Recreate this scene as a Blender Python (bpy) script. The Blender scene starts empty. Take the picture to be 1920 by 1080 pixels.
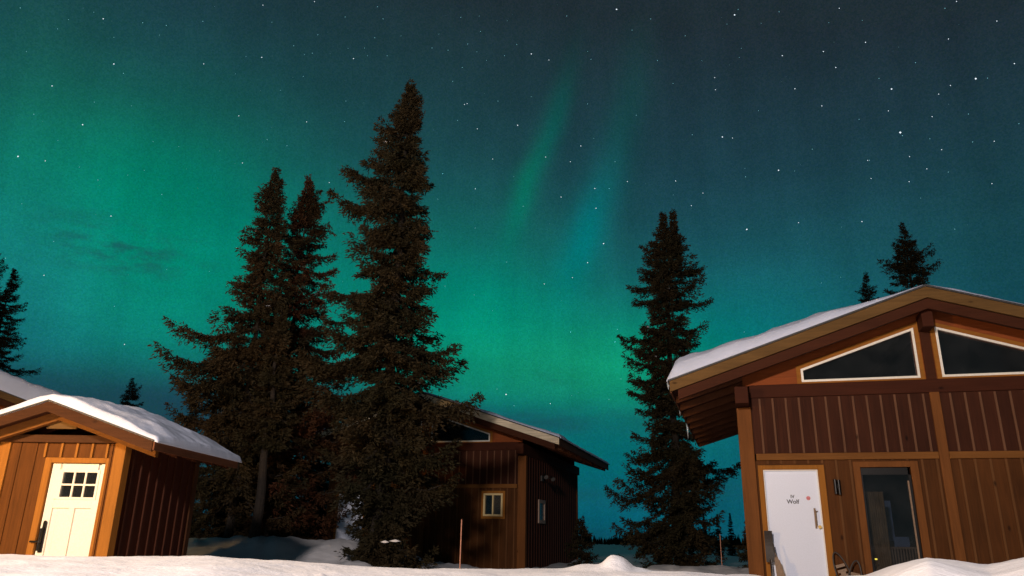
import bpy, math, random
import numpy as np
from mathutils import Vector, Matrix
R = math.radians
S = bpy.context.scene
COL = S.collection

# ------------------------------------------------------------------ camera
cam_d = bpy.data.cameras.new('camera')
cam = bpy.data.objects.new('camera', cam_d); COL.objects.link(cam); S.camera = cam
cam_d.sensor_width = 36; cam_d.lens = 26.25; cam_d.clip_start = 0.05; cam_d.clip_end = 6000
P, RO = R(18.4), R(1.1)
fw = Vector((0, math.cos(P), math.sin(P))); up0 = Vector((0, -math.sin(P), math.cos(P))); rt0 = Vector((1, 0, 0))
up = up0*math.cos(RO) - rt0*math.sin(RO); rt = rt0*math.cos(RO) + up0*math.sin(RO)
m = Matrix((rt, up, -fw)).transposed().to_4x4(); m.translation = (0, 0, 1.5)
cam.matrix_world = m

# ------------------------------------------------------------------ exposure
S.view_settings.view_transform = 'Standard'; S.view_settings.look = 'None'
S.view_settings.exposure = 0; S.view_settings.gamma = 1

# ------------------------------------------------------------------ night sky with aurora (by compass direction and elevation)
W = bpy.data.worlds.new('World'); S.world = W; W.use_nodes = True
nt = W.node_tree; N = nt.nodes; L = nt.links
for n in list(N): N.remove(n)
def nd(t, **k):
    n = N.new(t)
    for a, b in k.items(): setattr(n, a, b)
    return n
def mth(op, a, b=None, c=None, clamp=False):
    n = nd('ShaderNodeMath', operation=op, use_clamp=clamp)
    for i, q in enumerate((a, b, c)):
        if q is None: continue
        if isinstance(q, (int, float)): n.inputs[i].default_value = q
        else: L.new(q, n.inputs[i])
    return n.outputs[0]
tc = nd('ShaderNodeTexCoord'); sp = nd('ShaderNodeSeparateXYZ'); L.new(tc.outputs['Generated'], sp.inputs[0])
az = mth('MULTIPLY', mth('ARCTAN2', sp.outputs[0], sp.outputs[1]), 180/math.pi)
el = mth('MULTIPLY', mth('ARCSINE', sp.outputs[2]), 180/math.pi)
elc = mth('MINIMUM', mth('MAXIMUM', el, -2), 48); azc = mth('MINIMUM', mth('MAXIMUM', az, -45), 45)
cmb = nd('ShaderNodeCombineXYZ'); L.new(az, cmb.inputs[0]); L.new(el, cmb.inputs[1])
# soft drifting distortion so that the bands are not perfect ellipses
wn = nd('ShaderNodeTexNoise'); wn.inputs['Scale'].default_value = 0.09; wn.inputs['Detail'].default_value = 3
mp0 = nd('ShaderNodeMapping'); mp0.inputs['Scale'].default_value = (1, 1.6, 1); L.new(cmb.outputs[0], mp0.inputs[0]); L.new(mp0.outputs[0], wn.inputs['Vector'])
off = nd('ShaderNodeVectorMath', operation='MULTIPLY_ADD'); L.new(wn.outputs['Color'], off.inputs[0]); off.inputs[1].default_value = (1.5, 1.5, 0); off.inputs[2].default_value = (-.75, -.75, 0)
pv = nd('ShaderNodeVectorMath', operation='ADD'); L.new(cmb.outputs[0], pv.inputs[0]); L.new(off.outputs[0], pv.inputs[1])
def vadd(a, b):
    n = nd('ShaderNodeVectorMath', operation='ADD'); L.new(a, n.inputs[0]); L.new(b, n.inputs[1]); return n.outputs[0]
def vscale(col, f):
    n = nd('ShaderNodeVectorMath', operation='SCALE'); n.inputs[0].default_value = col; L.new(f, n.inputs['Scale']); return n.outputs[0]
BASE = [[0.00396, 0.10203, 0.15099], [0.00942, -0.05894, -0.08896], [0.00118, -0.00899, -0.01397]]
GLOW = [(-26.23, 15.39, 0, 14, 7, -0.0031, 0.1155, 0.0325), (-32.71, 22.58, -15, 11, 6, -0.0054, 0.057, 0.0015), (-36.46, 26.13, -20, 6, 9, -0.0006, 0.019, -0.0072), (-21.6, 21.44, 10, 12, 7, -0.005, 0.0521, 0.0233), (-2.5, 15.89, 0, 10, 7, -0.0088, 0.1404, 0.0587), (1.79, 12.31, 0, 12, 4, 0.0042, 0.0682, -0.0036), (9.62, 12.29, 0, 6, 4, -0.0012, 0.0885, 0.0095), (16.1, 14.07, 0, 9, 5, -0.0076, 0.0662, 0.0523), (0.97, 25.74, 20, 1.0, 3.6, -0.0072, 0.0772, 0.0233), (3.44, 31.09, 20, 1.0, 4.2, -0.0087, 0.0335, 0.0151), (6.09, 22.88, 20, 1.5, 4.2, -0.0091, 0.0767, 0.0777), (9.17, 29.94, 17, 1.6, 6, -0.0044, 0.0212, 0.012), (-34.42, 16.84, 0, 5, 8, 0.0045, 0.0042, 0.041), (35.17, 17.91, 0, 8, 8, -0.0021, -0.0054, -0.0124), (22.25, 18.28, 0, 14, 6, 0.0, 0.0209, 0.0196), (-31.44, 7.88, 0, 14, 2.2, 0.0029, -0.0363, -0.0451), (-24.08, 8.4, 0, 8, 2.2, 0.0025, -0.0388, -0.0104), (-0.21, 8.27, 0, 9, 1.6, -0.0022, -0.0058, 0.024), (6.24, 5.61, 0, 18, 3.5, -0.005, 0.0546, 0.0505), (6.18, 1.8, 0, 25, 3, -0.0067, 0.0677, 0.0994), (-14.72, 29.04, 0, 20, 10, -0.0015, 0.0067, -0.0017), (5.78, 1.05, 0, 40, 5, 0.0041, -0.0651, -0.0921), (-24.3, 3.19, 0, 30, 6, 0.0038, -0.0324, -0.0459)]
acc = vadd(vscale(BASE[1], mth('MULTIPLY', elc, 1/30)), vscale(BASE[2], mth('MULTIPLY', azc, 1/30)))
b0 = nd('ShaderNodeVectorMath', operation='ADD'); L.new(acc, b0.inputs[0]); b0.inputs[1].default_value = BASE[0]; acc = b0.outputs[0]
for a, e, r_, sx, sy, cr, cg, cb in GLOW:
    if sx < 1.7: cr, cg, cb = cr*.82, cg*.82, cb*.82        # the thin rays
    mp = nd('ShaderNodeMapping', vector_type='TEXTURE')
    mp.inputs['Location'].default_value = (a, e, 0); mp.inputs['Rotation'].default_value = (0, 0, R(-r_)); mp.inputs['Scale'].default_value = (sx, sy, 1)
    L.new(pv.outputs[0], mp.inputs[0])
    dt = nd('ShaderNodeVectorMath', operation='DOT_PRODUCT'); L.new(mp.outputs[0], dt.inputs[0]); L.new(mp.outputs[0], dt.inputs[1])
    acc = vadd(acc, vscale((cr, cg, cb), mth('EXPONENT', mth('MULTIPLY', dt.outputs['Value'], -1))))
# thin dark cloud streaks low over the horizon
cn = nd('ShaderNodeTexNoise'); cn.inputs['Scale'].default_value = 0.35; cn.inputs['Detail'].default_value = 5
mpc = nd('ShaderNodeMapping'); mpc.inputs['Scale'].default_value = (0.25, 1.3, 1); L.new(cmb.outputs[0], mpc.inputs[0]); L.new(mpc.outputs[0], cn.inputs['Vector'])
cf = mth('MULTIPLY', mth('SUBTRACT', cn.outputs['Fac'], 0.5), mth('MULTIPLY', mth('EXPONENT', mth('MULTIPLY', elc, -0.09)), 0.9))
cf = mth('ADD', 1, cf)
# film-like grain: white noise multiplied into the sky colour
gn = nd('ShaderNodeTexWhiteNoise', noise_dimensions='3D')
sn = nd('ShaderNodeVectorMath', operation='SNAP'); L.new(tc.outputs['Generated'], sn.inputs[0]); sn.inputs[1].default_value = (0.0015,)*3
L.new(sn.outputs[0], gn.inputs['Vector'])
gf = mth('ADD', 0.90, mth('MULTIPLY', gn.outputs['Value'], 0.20))
gc = nd('ShaderNodeVectorMath', operation='MULTIPLY_ADD'); L.new(gn.outputs['Color'], gc.inputs[0]); gc.inputs[1].default_value = (.26, .08, .20); gc.inputs[2].default_value = (.76, .975, .91)
mx = nd('ShaderNodeVectorMath', operation='MAXIMUM'); L.new(acc, mx.inputs[0]); mx.inputs[1].default_value = (0.0012, 0.026, 0.034)
hemi = mth('ADD', .72, mth('MULTIPLY', mth('MAXIMUM', mth('MINIMUM', sp.outputs[1], .4), -.3), .7))
sc = nd('ShaderNodeVectorMath', operation='SCALE'); L.new(mx.outputs[0], sc.inputs[0]); L.new(mth('MULTIPLY', mth('MULTIPLY', cf, gf), hemi), sc.inputs['Scale'])
def noise2(vec, scale, stretch, detail=5, rough=.55, rot=0):
    mp_ = nd('ShaderNodeMapping'); mp_.inputs['Scale'].default_value = (*stretch, 1); mp_.inputs['Rotation'].default_value = (0, 0, R(rot)); L.new(vec, mp_.inputs[0])
    n_ = nd('ShaderNodeTexNoise'); n_.inputs['Scale'].default_value = scale; n_.inputs['Detail'].default_value = detail; n_.inputs['Roughness'].default_value = rough; L.new(mp_.outputs[0], n_.inputs['Vector']); return n_.outputs['Fac']
def blob(a, e, sx, sy):
    mp_ = nd('ShaderNodeMapping', vector_type='TEXTURE'); mp_.inputs['Location'].default_value = (a, e, 0); mp_.inputs['Scale'].default_value = (sx, sy, 1); L.new(pv.outputs[0], mp_.inputs[0])
    d_ = nd('ShaderNodeVectorMath', operation='DOT_PRODUCT'); L.new(mp_.outputs[0], d_.inputs[0]); L.new(mp_.outputs[0], d_.inputs[1]); return mth('EXPONENT', mth('MULTIPLY', d_.outputs['Value'], -1))
# faint vertical rays and patches in the glow, leaning like the two bright ones
rayf = mth('ADD', 1, mth('MULTIPLY', mth('SUBTRACT', noise2(cmb.outputs[0], .32, (1, .10), 4, .6, 18), .5), .42))
patch = mth('ADD', 1, mth('MULTIPLY', mth('SUBTRACT', noise2(cmb.outputs[0], .16, (1, 1.6), 5, .6), .5), .34))
sr = nd('ShaderNodeVectorMath', operation='SCALE'); L.new(sc.outputs[0], sr.inputs[0]); L.new(mth('MULTIPLY', rayf, patch), sr.inputs['Scale'])
# ragged dark clouds: low on both sides and one wisp high on the left
cm = mth('MULTIPLY', mth('ADD', mth('ADD', blob(-32, 7.3, 15, 2.1), mth('MULTIPLY', blob(1, 8.3, 10, 1.1), .6)), mth('MULTIPLY', blob(6, 3.0, 40, 1.2), .35)), 1.25)
cm = mth('MULTIPLY', cm, mth('MULTIPLY', mth('SUBTRACT', noise2(cmb.outputs[0], .30, (.35, 1.2), 6, .6), .29), 3.6, clamp=True), clamp=True)
wisp = mth('MULTIPLY', blob(-29.3, 18.4, 4.6, 1.7), mth('MULTIPLY', mth('SUBTRACT', noise2(cmb.outputs[0], .75, (.5, 1.3), 6, .6, -20), .44), 5.5, clamp=True), clamp=True)
wisp2 = mth('MULTIPLY', blob(3.5, 11.6, 1.6, .5), mth('MULTIPLY', mth('SUBTRACT', noise2(cmb.outputs[0], 1.1, (.5, 1.5), 5, .6, 10), .46), 4, clamp=True), clamp=True)
cmask = mth('MAXIMUM', mth('MULTIPLY', cm, .88), mth('MAXIMUM', mth('MULTIPLY', wisp, .62), mth('MULTIPLY', wisp2, .3)))
cmx = nd('ShaderNodeMix', data_type='RGBA'); L.new(cmask, cmx.inputs[0]); L.new(sr.outputs[0], cmx.inputs[6]); cmx.inputs[7].default_value = (.0115, .058, .078, 1)
sg = nd('ShaderNodeVectorMath', operation='MULTIPLY'); L.new(cmx.outputs[2], sg.inputs[0]); L.new(gc.outputs[0], sg.inputs[1])
bg = nd('ShaderNodeBackground'); L.new(sg.outputs[0], bg.inputs[0]); bg.inputs[1].default_value = 1.0
wo = nd('ShaderNodeOutputWorld'); L.new(bg.outputs[0], wo.inputs[0])

# ------------------------------------------------------------------ the two yard lamps of the place (both stand outside the picture)
def lamp(name, loc, power, col, size):
    d = bpy.data.lights.new(name, 'POINT'); d.energy = power; d.color = col; d.shadow_soft_size = size
    o = bpy.data.objects.new(name, d); COL.objects.link(o); o.location = loc; return o
lamp('yard_lamp', (-4.2, -5.2, 6.8), 10300, (1.0, 0.85, 0.77), 0.5)
lamp('porch_lamp', (-7.4, 4.3, 3.3), 1650, (1.0, 0.57, 0.18), 0.12)

# ------------------------------------------------------------------ materials
def mat(name):
    m_ = bpy.data.materials.new(name); m_.use_nodes = True
    return m_, m_.node_tree, m_.node_tree.nodes['Principled BSDF']
def simple(name, col, rough=0.5, metal=0.0, spec=0.5, bump=0, bscale=30, var=0.0):
    m_, t, b = mat(name)
    b.inputs['Base Color'].default_value = (*col, 1); b.inputs['Roughness'].default_value = rough
    b.inputs['Metallic'].default_value = metal; b.inputs['Specular IOR Level'].default_value = spec
    if bump or var:
        tcn = t.nodes.new('ShaderNodeTexCoord'); no = t.nodes.new('ShaderNodeTexNoise'); no.inputs['Scale'].default_value = bscale; no.inputs['Detail'].default_value = 5
        t.links.new(tcn.outputs['Object'], no.inputs['Vector'])
        if bump:
            bp = t.nodes.new('ShaderNodeBump'); bp.inputs['Strength'].default_value = bump; bp.inputs['Distance'].default_value = 0.02
            t.links.new(no.outputs['Fac'], bp.inputs['Height']); t.links.new(bp.outputs[0], b.inputs['Normal'])
        if var:
            rp = t.nodes.new('ShaderNodeValToRGB'); rp.color_ramp.elements[0].position = .3; rp.color_ramp.elements[1].position = .7
            rp.color_ramp.elements[0].color = (*[c*(1-var) for c in col], 1); rp.color_ramp.elements[1].color = (*[min(1, c*(1+var*.6)) for c in col], 1)
            t.links.new(no.outputs['Fac'], rp.inputs[0]); t.links.new(rp.outputs[0], b.inputs['Base Color'])
    return m_
def wood(name, col, axis='z', var=0.35, board=0.0, rough=0.75):
    """stained wood: streaky grain along an axis, knots, each board its own tone"""
    m_, t, b = mat(name); n = t.nodes; l = t.links
    tcn = n.new('ShaderNodeTexCoord'); mp = n.new('ShaderNodeMapping')
    s = {'z': (16, 16, 0.9), 'u': (0.9, 16, 16), 'v': (16, 0.9, 16)}[axis]; mp.inputs['Scale'].default_value = s
    l.new(tcn.outputs['Object'], mp.inputs[0])
    g = n.new('ShaderNodeTexNoise'); g.inputs['Scale'].default_value = 1.6; g.inputs['Detail'].default_value = 7; g.inputs['Roughness'].default_value = .65; g.inputs['Distortion'].default_value = .6
    l.new(mp.outputs[0], g.inputs['Vector'])
    big = n.new('ShaderNodeTexNoise'); big.inputs['Scale'].default_value = 1.3; big.inputs['Detail'].default_value = 5; mb_ = n.new('ShaderNodeMapping'); mb_.inputs['Scale'].default_value = {'z': (2.2, 2.2, .7), 'u': (.7, 2.2, 2.2), 'v': (2.2, .7, 2.2)}[axis]; l.new(tcn.outputs['Object'], mb_.inputs[0]); l.new(mb_.outputs[0], big.inputs['Vector'])
    kn = n.new('ShaderNodeTexVoronoi'); kn.inputs['Scale'].default_value = 1.0
    mk = n.new('ShaderNodeMapping'); mk.inputs['Scale'].default_value = tuple(3.2 if q > 1 else 1.6 for q in s); l.new(tcn.outputs['Object'], mk.inputs[0]); l.new(mk.outputs[0], kn.inputs['Vector'])
    def mm(op, a, b_):
        q = n.new('ShaderNodeMath'); q.operation = op
        for i, x in enumerate((a, b_)):
            if isinstance(x, (int, float)): q.inputs[i].default_value = x
            else: l.new(x, q.inputs[i])
        return q.outputs[0]
    f = mm('ADD', mm('MULTIPLY', g.outputs['Fac'], .75), mm('MULTIPLY', big.outputs['Fac'], .6))
    if board:
        sx = n.new('ShaderNodeSeparateXYZ'); l.new(tcn.outputs['Object'], sx.inputs[0])
        fl = mm('FLOOR', mm('DIVIDE', mm('ADD', sx.outputs[0], sx.outputs[1]), board), 0)
        wnn = n.new('ShaderNodeTexWhiteNoise'); wnn.noise_dimensions = '1D'; l.new(fl, wnn.inputs['W'])
        f = mm('ADD', f, mm('MULTIPLY', mm('SUBTRACT', wnn.outputs['Value'], .5), .20))
    rp = n.new('ShaderNodeValToRGB'); e = rp.color_ramp.elements
    e[0].position = .42; e[1].position = .95
    e[0].color = (*[c*(1-var) for c in col], 1); e[1].color = (*[c*(1+var) for c in col], 1)
    l.new(f, rp.inputs[0])
    kr = n.new('ShaderNodeValToRGB'); kr.color_ramp.elements[0].position = .03; kr.color_ramp.elements[1].position = .10
    kr.color_ramp.elements[0].color = (.25, .22, .2, 1); kr.color_ramp.elements[1].color = (1, 1, 1, 1); l.new(kn.outputs['Distance'], kr.inputs[0])
    mxn = n.new('ShaderNodeMix'); mxn.data_type = 'RGBA'; mxn.blend_type = 'MULTIPLY'; mxn.inputs[0].default_value = 1
    l.new(rp.outputs[0], mxn.inputs[6]); l.new(kr.outputs[0], mxn.inputs[7]); l.new(mxn.outputs[2], b.inputs['Base Color'])
    b.inputs['Roughness'].default_value = rough; b.inputs['Specular IOR Level'].default_value = .12
    bp = n.new('ShaderNodeBump'); bp.inputs['Strength'].default_value = .35; bp.inputs['Distance'].default_value = .008
    l.new(g.outputs['Fac'], bp.inputs['Height']); l.new(bp.outputs[0], b.inputs['Normal'])
    return m_
M = {
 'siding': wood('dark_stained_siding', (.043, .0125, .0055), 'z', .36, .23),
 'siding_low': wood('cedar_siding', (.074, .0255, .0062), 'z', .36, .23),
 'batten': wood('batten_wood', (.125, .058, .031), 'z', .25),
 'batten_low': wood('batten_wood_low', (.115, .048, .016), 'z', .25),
 'post': wood('post_wood', (.150, .054, .014), 'z', .3),
 'beam': wood('beam_wood', (.165, .066, .016), 'u', .3),
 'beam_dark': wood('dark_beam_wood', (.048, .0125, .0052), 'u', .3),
 'trim': wood('trim_wood', (.27, .105, .017), 'z', .25),
 'trim_u': wood('trim_wood_across', (.27, .105, .017), 'u', .25),
 'fascia': wood('fascia_wood', (.122, .066, .022), 'u', .35),
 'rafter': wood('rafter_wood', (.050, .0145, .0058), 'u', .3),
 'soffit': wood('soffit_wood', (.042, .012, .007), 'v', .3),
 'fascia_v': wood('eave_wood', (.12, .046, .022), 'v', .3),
 'grey_fascia': wood('weathered_fascia', (.68, .58, .42), 'u', .45),
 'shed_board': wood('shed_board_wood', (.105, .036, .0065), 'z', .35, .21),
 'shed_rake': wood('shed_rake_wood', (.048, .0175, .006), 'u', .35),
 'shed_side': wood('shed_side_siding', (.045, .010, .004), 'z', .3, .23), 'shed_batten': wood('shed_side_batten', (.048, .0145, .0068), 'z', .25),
 'gable': wood('gable_board', (.22, .056, .015), 'u', .3),
 'roofing': simple('roofing', (.03, .03, .032), .6, bump=.3, var=.3),
 'door_white': simple('white_door_paint', (.68, .73, .88), .42, bump=.05, bscale=60, var=.05),
 'cream_door': simple('cream_door_paint', (.74, .69, .60), .45, bump=.05, bscale=50, var=.10), 'shed_beam': wood('shed_beam_wood', (.062, .024, .008), 'u', .35),
 'window_white': simple('window_white', (.78, .74, .66), .4, var=.08),
 'cream': simple('cream_frame', (.62, .47, .22), .5, var=.15),
 'black': simple('black_metal', (.012, .011, .011), .35, .6),
 'steel': simple('steel', (.62, .55, .48), .28, 1.0),
 'brass': simple('brass', (.85, .55, .18), .25, 1.0),
 'rubber': simple('dark_plastic', (.03, .022, .018), .6, var=.3),
 'tan': simple('tan_plastic', (.22, .14, .085), .6, var=.25),
 'ink': simple('ink', (.03, .025, .03), .6),
 'pink': simple('pink_sticker', (.62, .16, .17), .5, var=.5, bscale=60),
 'room': simple('room_paint', (.05, .04, .035), .8, var=.2),
 'curtain': simple('curtain', (.30, .17, .08), .9, var=.3, bscale=8),
 'bluecloth': simple('blue_cloth', (.20, .26, .48), .9, var=.3, bscale=6),
 'slat': simple('painted_slat', (.34, .23, .17), .6, var=.2),
 'stake': simple('stake_paint', (.55, .26, .18), .6, var=.25),
 'ice': simple('icicle_ice', (.75, .82, .88), .12),
 'concrete': simple('concrete', (.10, .095, .09), .9, bump=.3, var=.3),
}
M['ice'].node_tree.nodes['Principled BSDF'].inputs['Transmission Weight'].default_value = .5
def glass():
    m_ = bpy.data.materials.new('window_glass'); m_.use_nodes = True; t = m_.node_tree; n = t.nodes; l = t.links
    for q in list(n): n.remove(q)
    tr = n.new('ShaderNodeBsdfTransparent'); tr.inputs[0].default_value = (.6, .62, .62, 1)
    gl = n.new('ShaderNodeBsdfGlossy'); gl.inputs['Roughness'].default_value = .03
    fr = n.new('ShaderNodeFresnel'); fr.inputs['IOR'].default_value = 1.6
    ad = n.new('ShaderNodeMath'); ad.operation = 'MULTIPLY_ADD'; ad.inputs[1].default_value = .75; ad.inputs[2].default_value = .0; l.new(fr.outputs[0], ad.inputs[0])
    mx = n.new('ShaderNodeMixShader'); l.new(ad.outputs[0], mx.inputs[0]); l.new(tr.outputs[0], mx.inputs[1]); l.new(gl.outputs[0], mx.inputs[2])
    df = n.new('ShaderNodeBsdfDiffuse'); df.inputs[0].default_value = (.5, .5, .5, 1); tcn = n.new('ShaderNodeTexCoord'); no = n.new('ShaderNodeTexNoise'); no.inputs['Scale'].default_value = 3; no.inputs['Detail'].default_value = 5; l.new(tcn.outputs['Object'], no.inputs['Vector'])
    du = n.new('ShaderNodeMath'); du.operation = 'MULTIPLY'; du.inputs[1].default_value = .035; l.new(no.outputs['Fac'], du.inputs[0])
    m2 = n.new('ShaderNodeMixShader'); l.new(du.outputs[0], m2.inputs[0]); l.new(mx.outputs[0], m2.inputs[1]); l.new(df.outputs[0], m2.inputs[2])
    o = n.new('ShaderNodeOutputMaterial'); l.new(m2.outputs[0], o.inputs[0]); return m_
M['glass'] = glass()
def glow(name, col, s):
    m_ = bpy.data.materials.new(name); m_.use_nodes = True; b = m_.node_tree.nodes['Principled BSDF']
    b.inputs['Emission Color'].default_value = (*col, 1); b.inputs['Emission Strength'].default_value = s; b.inputs['Base Color'].default_value = (*col, 1); return m_
M['led_yellow'] = glow('yellow_indicator', (1, .75, .1), 3); M['led_blue'] = glow('blue_indicator', (.08, .22, 1), 1.2)
M['star_a'] = glow('star_white', (.85, .93, 1), 1.25); M['star_b'] = glow('star_cyan', (.35, .85, .95), .8); M['star_c'] = glow('star_faint', (.3, .6, .65), .5)
def snow_mat(name, col=(.72, .72, .77), scale=2.5, strength=.35):
    m_, t, b = mat(name); n = t.nodes; l = t.links
    tcn = n.new('ShaderNodeTexCoord')
    a = n.new('ShaderNodeTexNoise'); a.inputs['Scale'].default_value = scale; a.inputs['Detail'].default_value = 8; a.inputs['Roughness'].default_value = .6
    l.new(tcn.outputs['Object'], a.inputs['Vector'])
    f = n.new('ShaderNodeTexNoise'); f.inputs['Scale'].default_value = 45; f.inputs['Detail'].default_value = 4; l.new(tcn.outputs['Object'], f.inputs['Vector'])
    ad = n.new('ShaderNodeMath'); ad.operation = 'MULTIPLY_ADD'; ad.inputs[1].default_value = .12; l.new(f.outputs['Fac'], ad.inputs[0]); l.new(a.outputs['Fac'], ad.inputs[2])
    bp = n.new('ShaderNodeBump'); bp.inputs['Strength'].default_value = strength; bp.inputs['Distance'].default_value = .06
    l.new(ad.outputs[0], bp.inputs['Height']); l.new(bp.outputs[0], b.inputs['Normal'])
    rp = n.new('ShaderNodeValToRGB'); rp.color_ramp.elements[0].color = (*[c*.88 for c in col], 1); rp.color_ramp.elements[1].color = (*col, 1)
    rp.color_ramp.elements[0].position = .3; rp.color_ramp.elements[1].position = .6
    l.new(a.outputs['Fac'], rp.inputs[0]); l.new(rp.outputs[0], b.inputs['Base Color'])
    b.inputs['Roughness'].default_value = .65; b.inputs['Specular IOR Level'].default_value = .3
    return m_
M['snow'] = snow_mat('snow', strength=.5); M['roof_snow'] = snow_mat('roof_snow', (.60, .66, .84), scale=1.6, strength=.4)
def foliage(name, a, b_):
    m_, t, b = mat(name); n = t.nodes; l = t.links
    tcn = n.new('ShaderNodeTexCoord'); no = n.new('ShaderNodeTexNoise'); no.inputs['Scale'].default_value = .8; no.inputs['Detail'].default_value = 6
    l.new(tcn.outputs['Object'], no.inputs['Vector'])
    rp = n.new('ShaderNodeValToRGB'); rp.color_ramp.elements[0].position = .4; rp.color_ramp.elements[1].position = .62
    rp.color_ramp.elements[0].color = (*a, 1); rp.color_ramp.elements[1].color = (*b_, 1); l.new(no.outputs['Fac'], rp.inputs[0]); l.new(rp.outputs[0], b.inputs['Base Color'])
    b.inputs['Roughness'].default_value = .8; b.inputs['Specular IOR Level'].default_value = .15; return m_
M['needles'] = foliage('olive_needles', (.020, .0175, .0075), (.030, .0205, .009))
M['needles_red'] = foliage('rusty_needles', (.026, .0165, .007), (.062, .0215, .0095))
M['needles_brown'] = foliage('brownish_needles', (.022, .018, .008), (.040, .024, .010))
M['bark'] = simple('bark', (.015, .0095, .006), .9, bump=.6, bscale=14, var=.4)

# ------------------------------------------------------------------ mesh helpers
class MB:
    def __init__(s): s.v = []; s.f = []; s.m = []
    def add(s, vs, fs, mi=0):
        k = len(s.v); s.v += [tuple(q) for q in vs]; s.f += [tuple(i+k for i in f) for f in fs]; s.m += [mi]*len(fs); return s
    def box(s, u0, u1, v0, v1, z0, z1, mi=0):
        vs = [(u, v, z) for z in (z0, z1) for v in (v0, v1) for u in (u0, u1)]
        return s.add(vs, [(0, 2, 3, 1), (4, 5, 7, 6), (0, 1, 5, 4), (2, 6, 7, 3), (0, 4, 6, 2), (1, 3, 7, 5)], mi)
    def prism(s, poly, v0, v1, mi=0):
        """poly: (u, z) points counter-clockwise seen from the front, pushed along v"""
        n = len(poly)
        vs = [(p[0], v0, p[1]) for p in poly] + [(p[0], v1, p[1]) for p in poly]
        return s.add(vs, [tuple(range(n)), tuple(range(2*n-1, n-1, -1))] + [(i, i+n, (i+1) % n+n, (i+1) % n) for i in range(n)], mi)
    def tube(s, a, b, r0, r1=None, n=10, mi=0):
        a = Vector(a); b = Vector(b); r1 = r0 if r1 is None else r1
        d = (b-a).normalized(); x = d.orthogonal().normalized(); y = d.cross(x)
        vs = [a+(x*math.cos(t)+y*math.sin(t))*r0 for t in [2*math.pi*i/n for i in range(n)]] + [b+(x*math.cos(t)+y*math.sin(t))*r1 for t in [2*math.pi*i/n for i in range(n)]]
        return s.add(vs, [(i, (i+1) % n, (i+1) % n+n, i+n) for i in range(n)] + [tuple(range(n-1, -1, -1)), tuple(range(n, 2*n))], mi)
    def build(s, name, mats, parent=None, smooth=False, bevel=0):
        me = bpy.data.meshes.new(name); me.from_pydata(s.v, [], s.f)
        mats = mats if isinstance(mats, (list, tuple)) else [mats]
        for q in mats: me.materials.append(M[q])
        if len(mats) > 1: me.polygons.foreach_set('material_index', s.m)
        me.validate(); me.update()
        if smooth: me.polygons.foreach_set('use_smooth', [True]*len(me.polygons))
        o = bpy.data.objects.new(name, me); COL.objects.link(o)
        if parent: o.parent = parent
        if bevel:
            b = o.modifiers.new('bevel', 'BEVEL'); b.width = bevel; b.segments = 2; b.limit_method = 'ANGLE'
        return o
def tag(o, label=None, cat=None, group=None, kind=None):
    if label: o['label'] = label
    if cat: o['category'] = cat
    if group: o['group'] = group
    if kind: o['kind'] = kind
    return o
def empty(name, loc, rz=0):
    o = bpy.data.objects.new(name, None); COL.objects.link(o); o.location = loc; o.rotation_euler = (0, 0, rz); o.empty_display_size = .2; return o
def children(o): return list(o.children)
def copy_tree(o, parent=None, skip=()):
    c = o.copy(); COL.objects.link(c)
    if parent: c.parent = parent
    for ch in children(o):
        if ch.name.split('.')[0] in skip: continue
        copy_tree(ch, c, skip)
    return c
def fastmesh(name, verts, quads, mats, parent=None, mi=None, smooth=False):
    me = bpy.data.meshes.new(name); verts = np.asarray(verts, np.float32); quads = np.asarray(quads, np.int32)
    me.vertices.add(len(verts)); me.vertices.foreach_set('co', verts.ravel())
    k = quads.shape[1]; me.loops.add(quads.size); me.loops.foreach_set('vertex_index', quads.ravel())
    me.polygons.add(len(quads)); me.polygons.foreach_set('loop_start', np.arange(0, quads.size, k, dtype=np.int32))
    for q in (mats if isinstance(mats, (list, tuple)) else [mats]): me.materials.append(M[q])
    if mi is not None: me.polygons.foreach_set('material_index', np.asarray(mi, np.int32))
    if smooth: me.polygons.foreach_set('use_smooth', np.ones(len(quads), bool))
    me.update(calc_edges=True); me.validate()
    o = bpy.data.objects.new(name, me); COL.objects.link(o)
    if parent: o.parent = parent
    return o
def vnoise(x, y, seed=0):
    """smooth value noise, numpy"""
    x = np.asarray(x, float); y = np.asarray(y, float)
    xi = np.floor(x); yi = np.floor(y); fx = x-xi; fy = y-yi; fx = fx*fx*(3-2*fx); fy = fy*fy*(3-2*fy)
    def h(a, b):
        t = np.sin(a*127.1+b*311.7+seed*74.7)*43758.5453; return t-np.floor(t)
    return (h(xi, yi)*(1-fx)+h(xi+1, yi)*fx)*(1-fy)+(h(xi, yi+1)*(1-fx)+h(xi+1, yi+1)*fx)*fy - .5
def fbm(x, y, seed=0, o=4):
    r = 0; a = 1
    for i in range(o): r = r+a*vnoise(x*2**i, y*2**i, seed+i); a *= .5
    return r
def sstep(a, b, x): t = np.clip((x-a)/(b-a), 0, 1); return t*t*(3-2*t)

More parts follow.
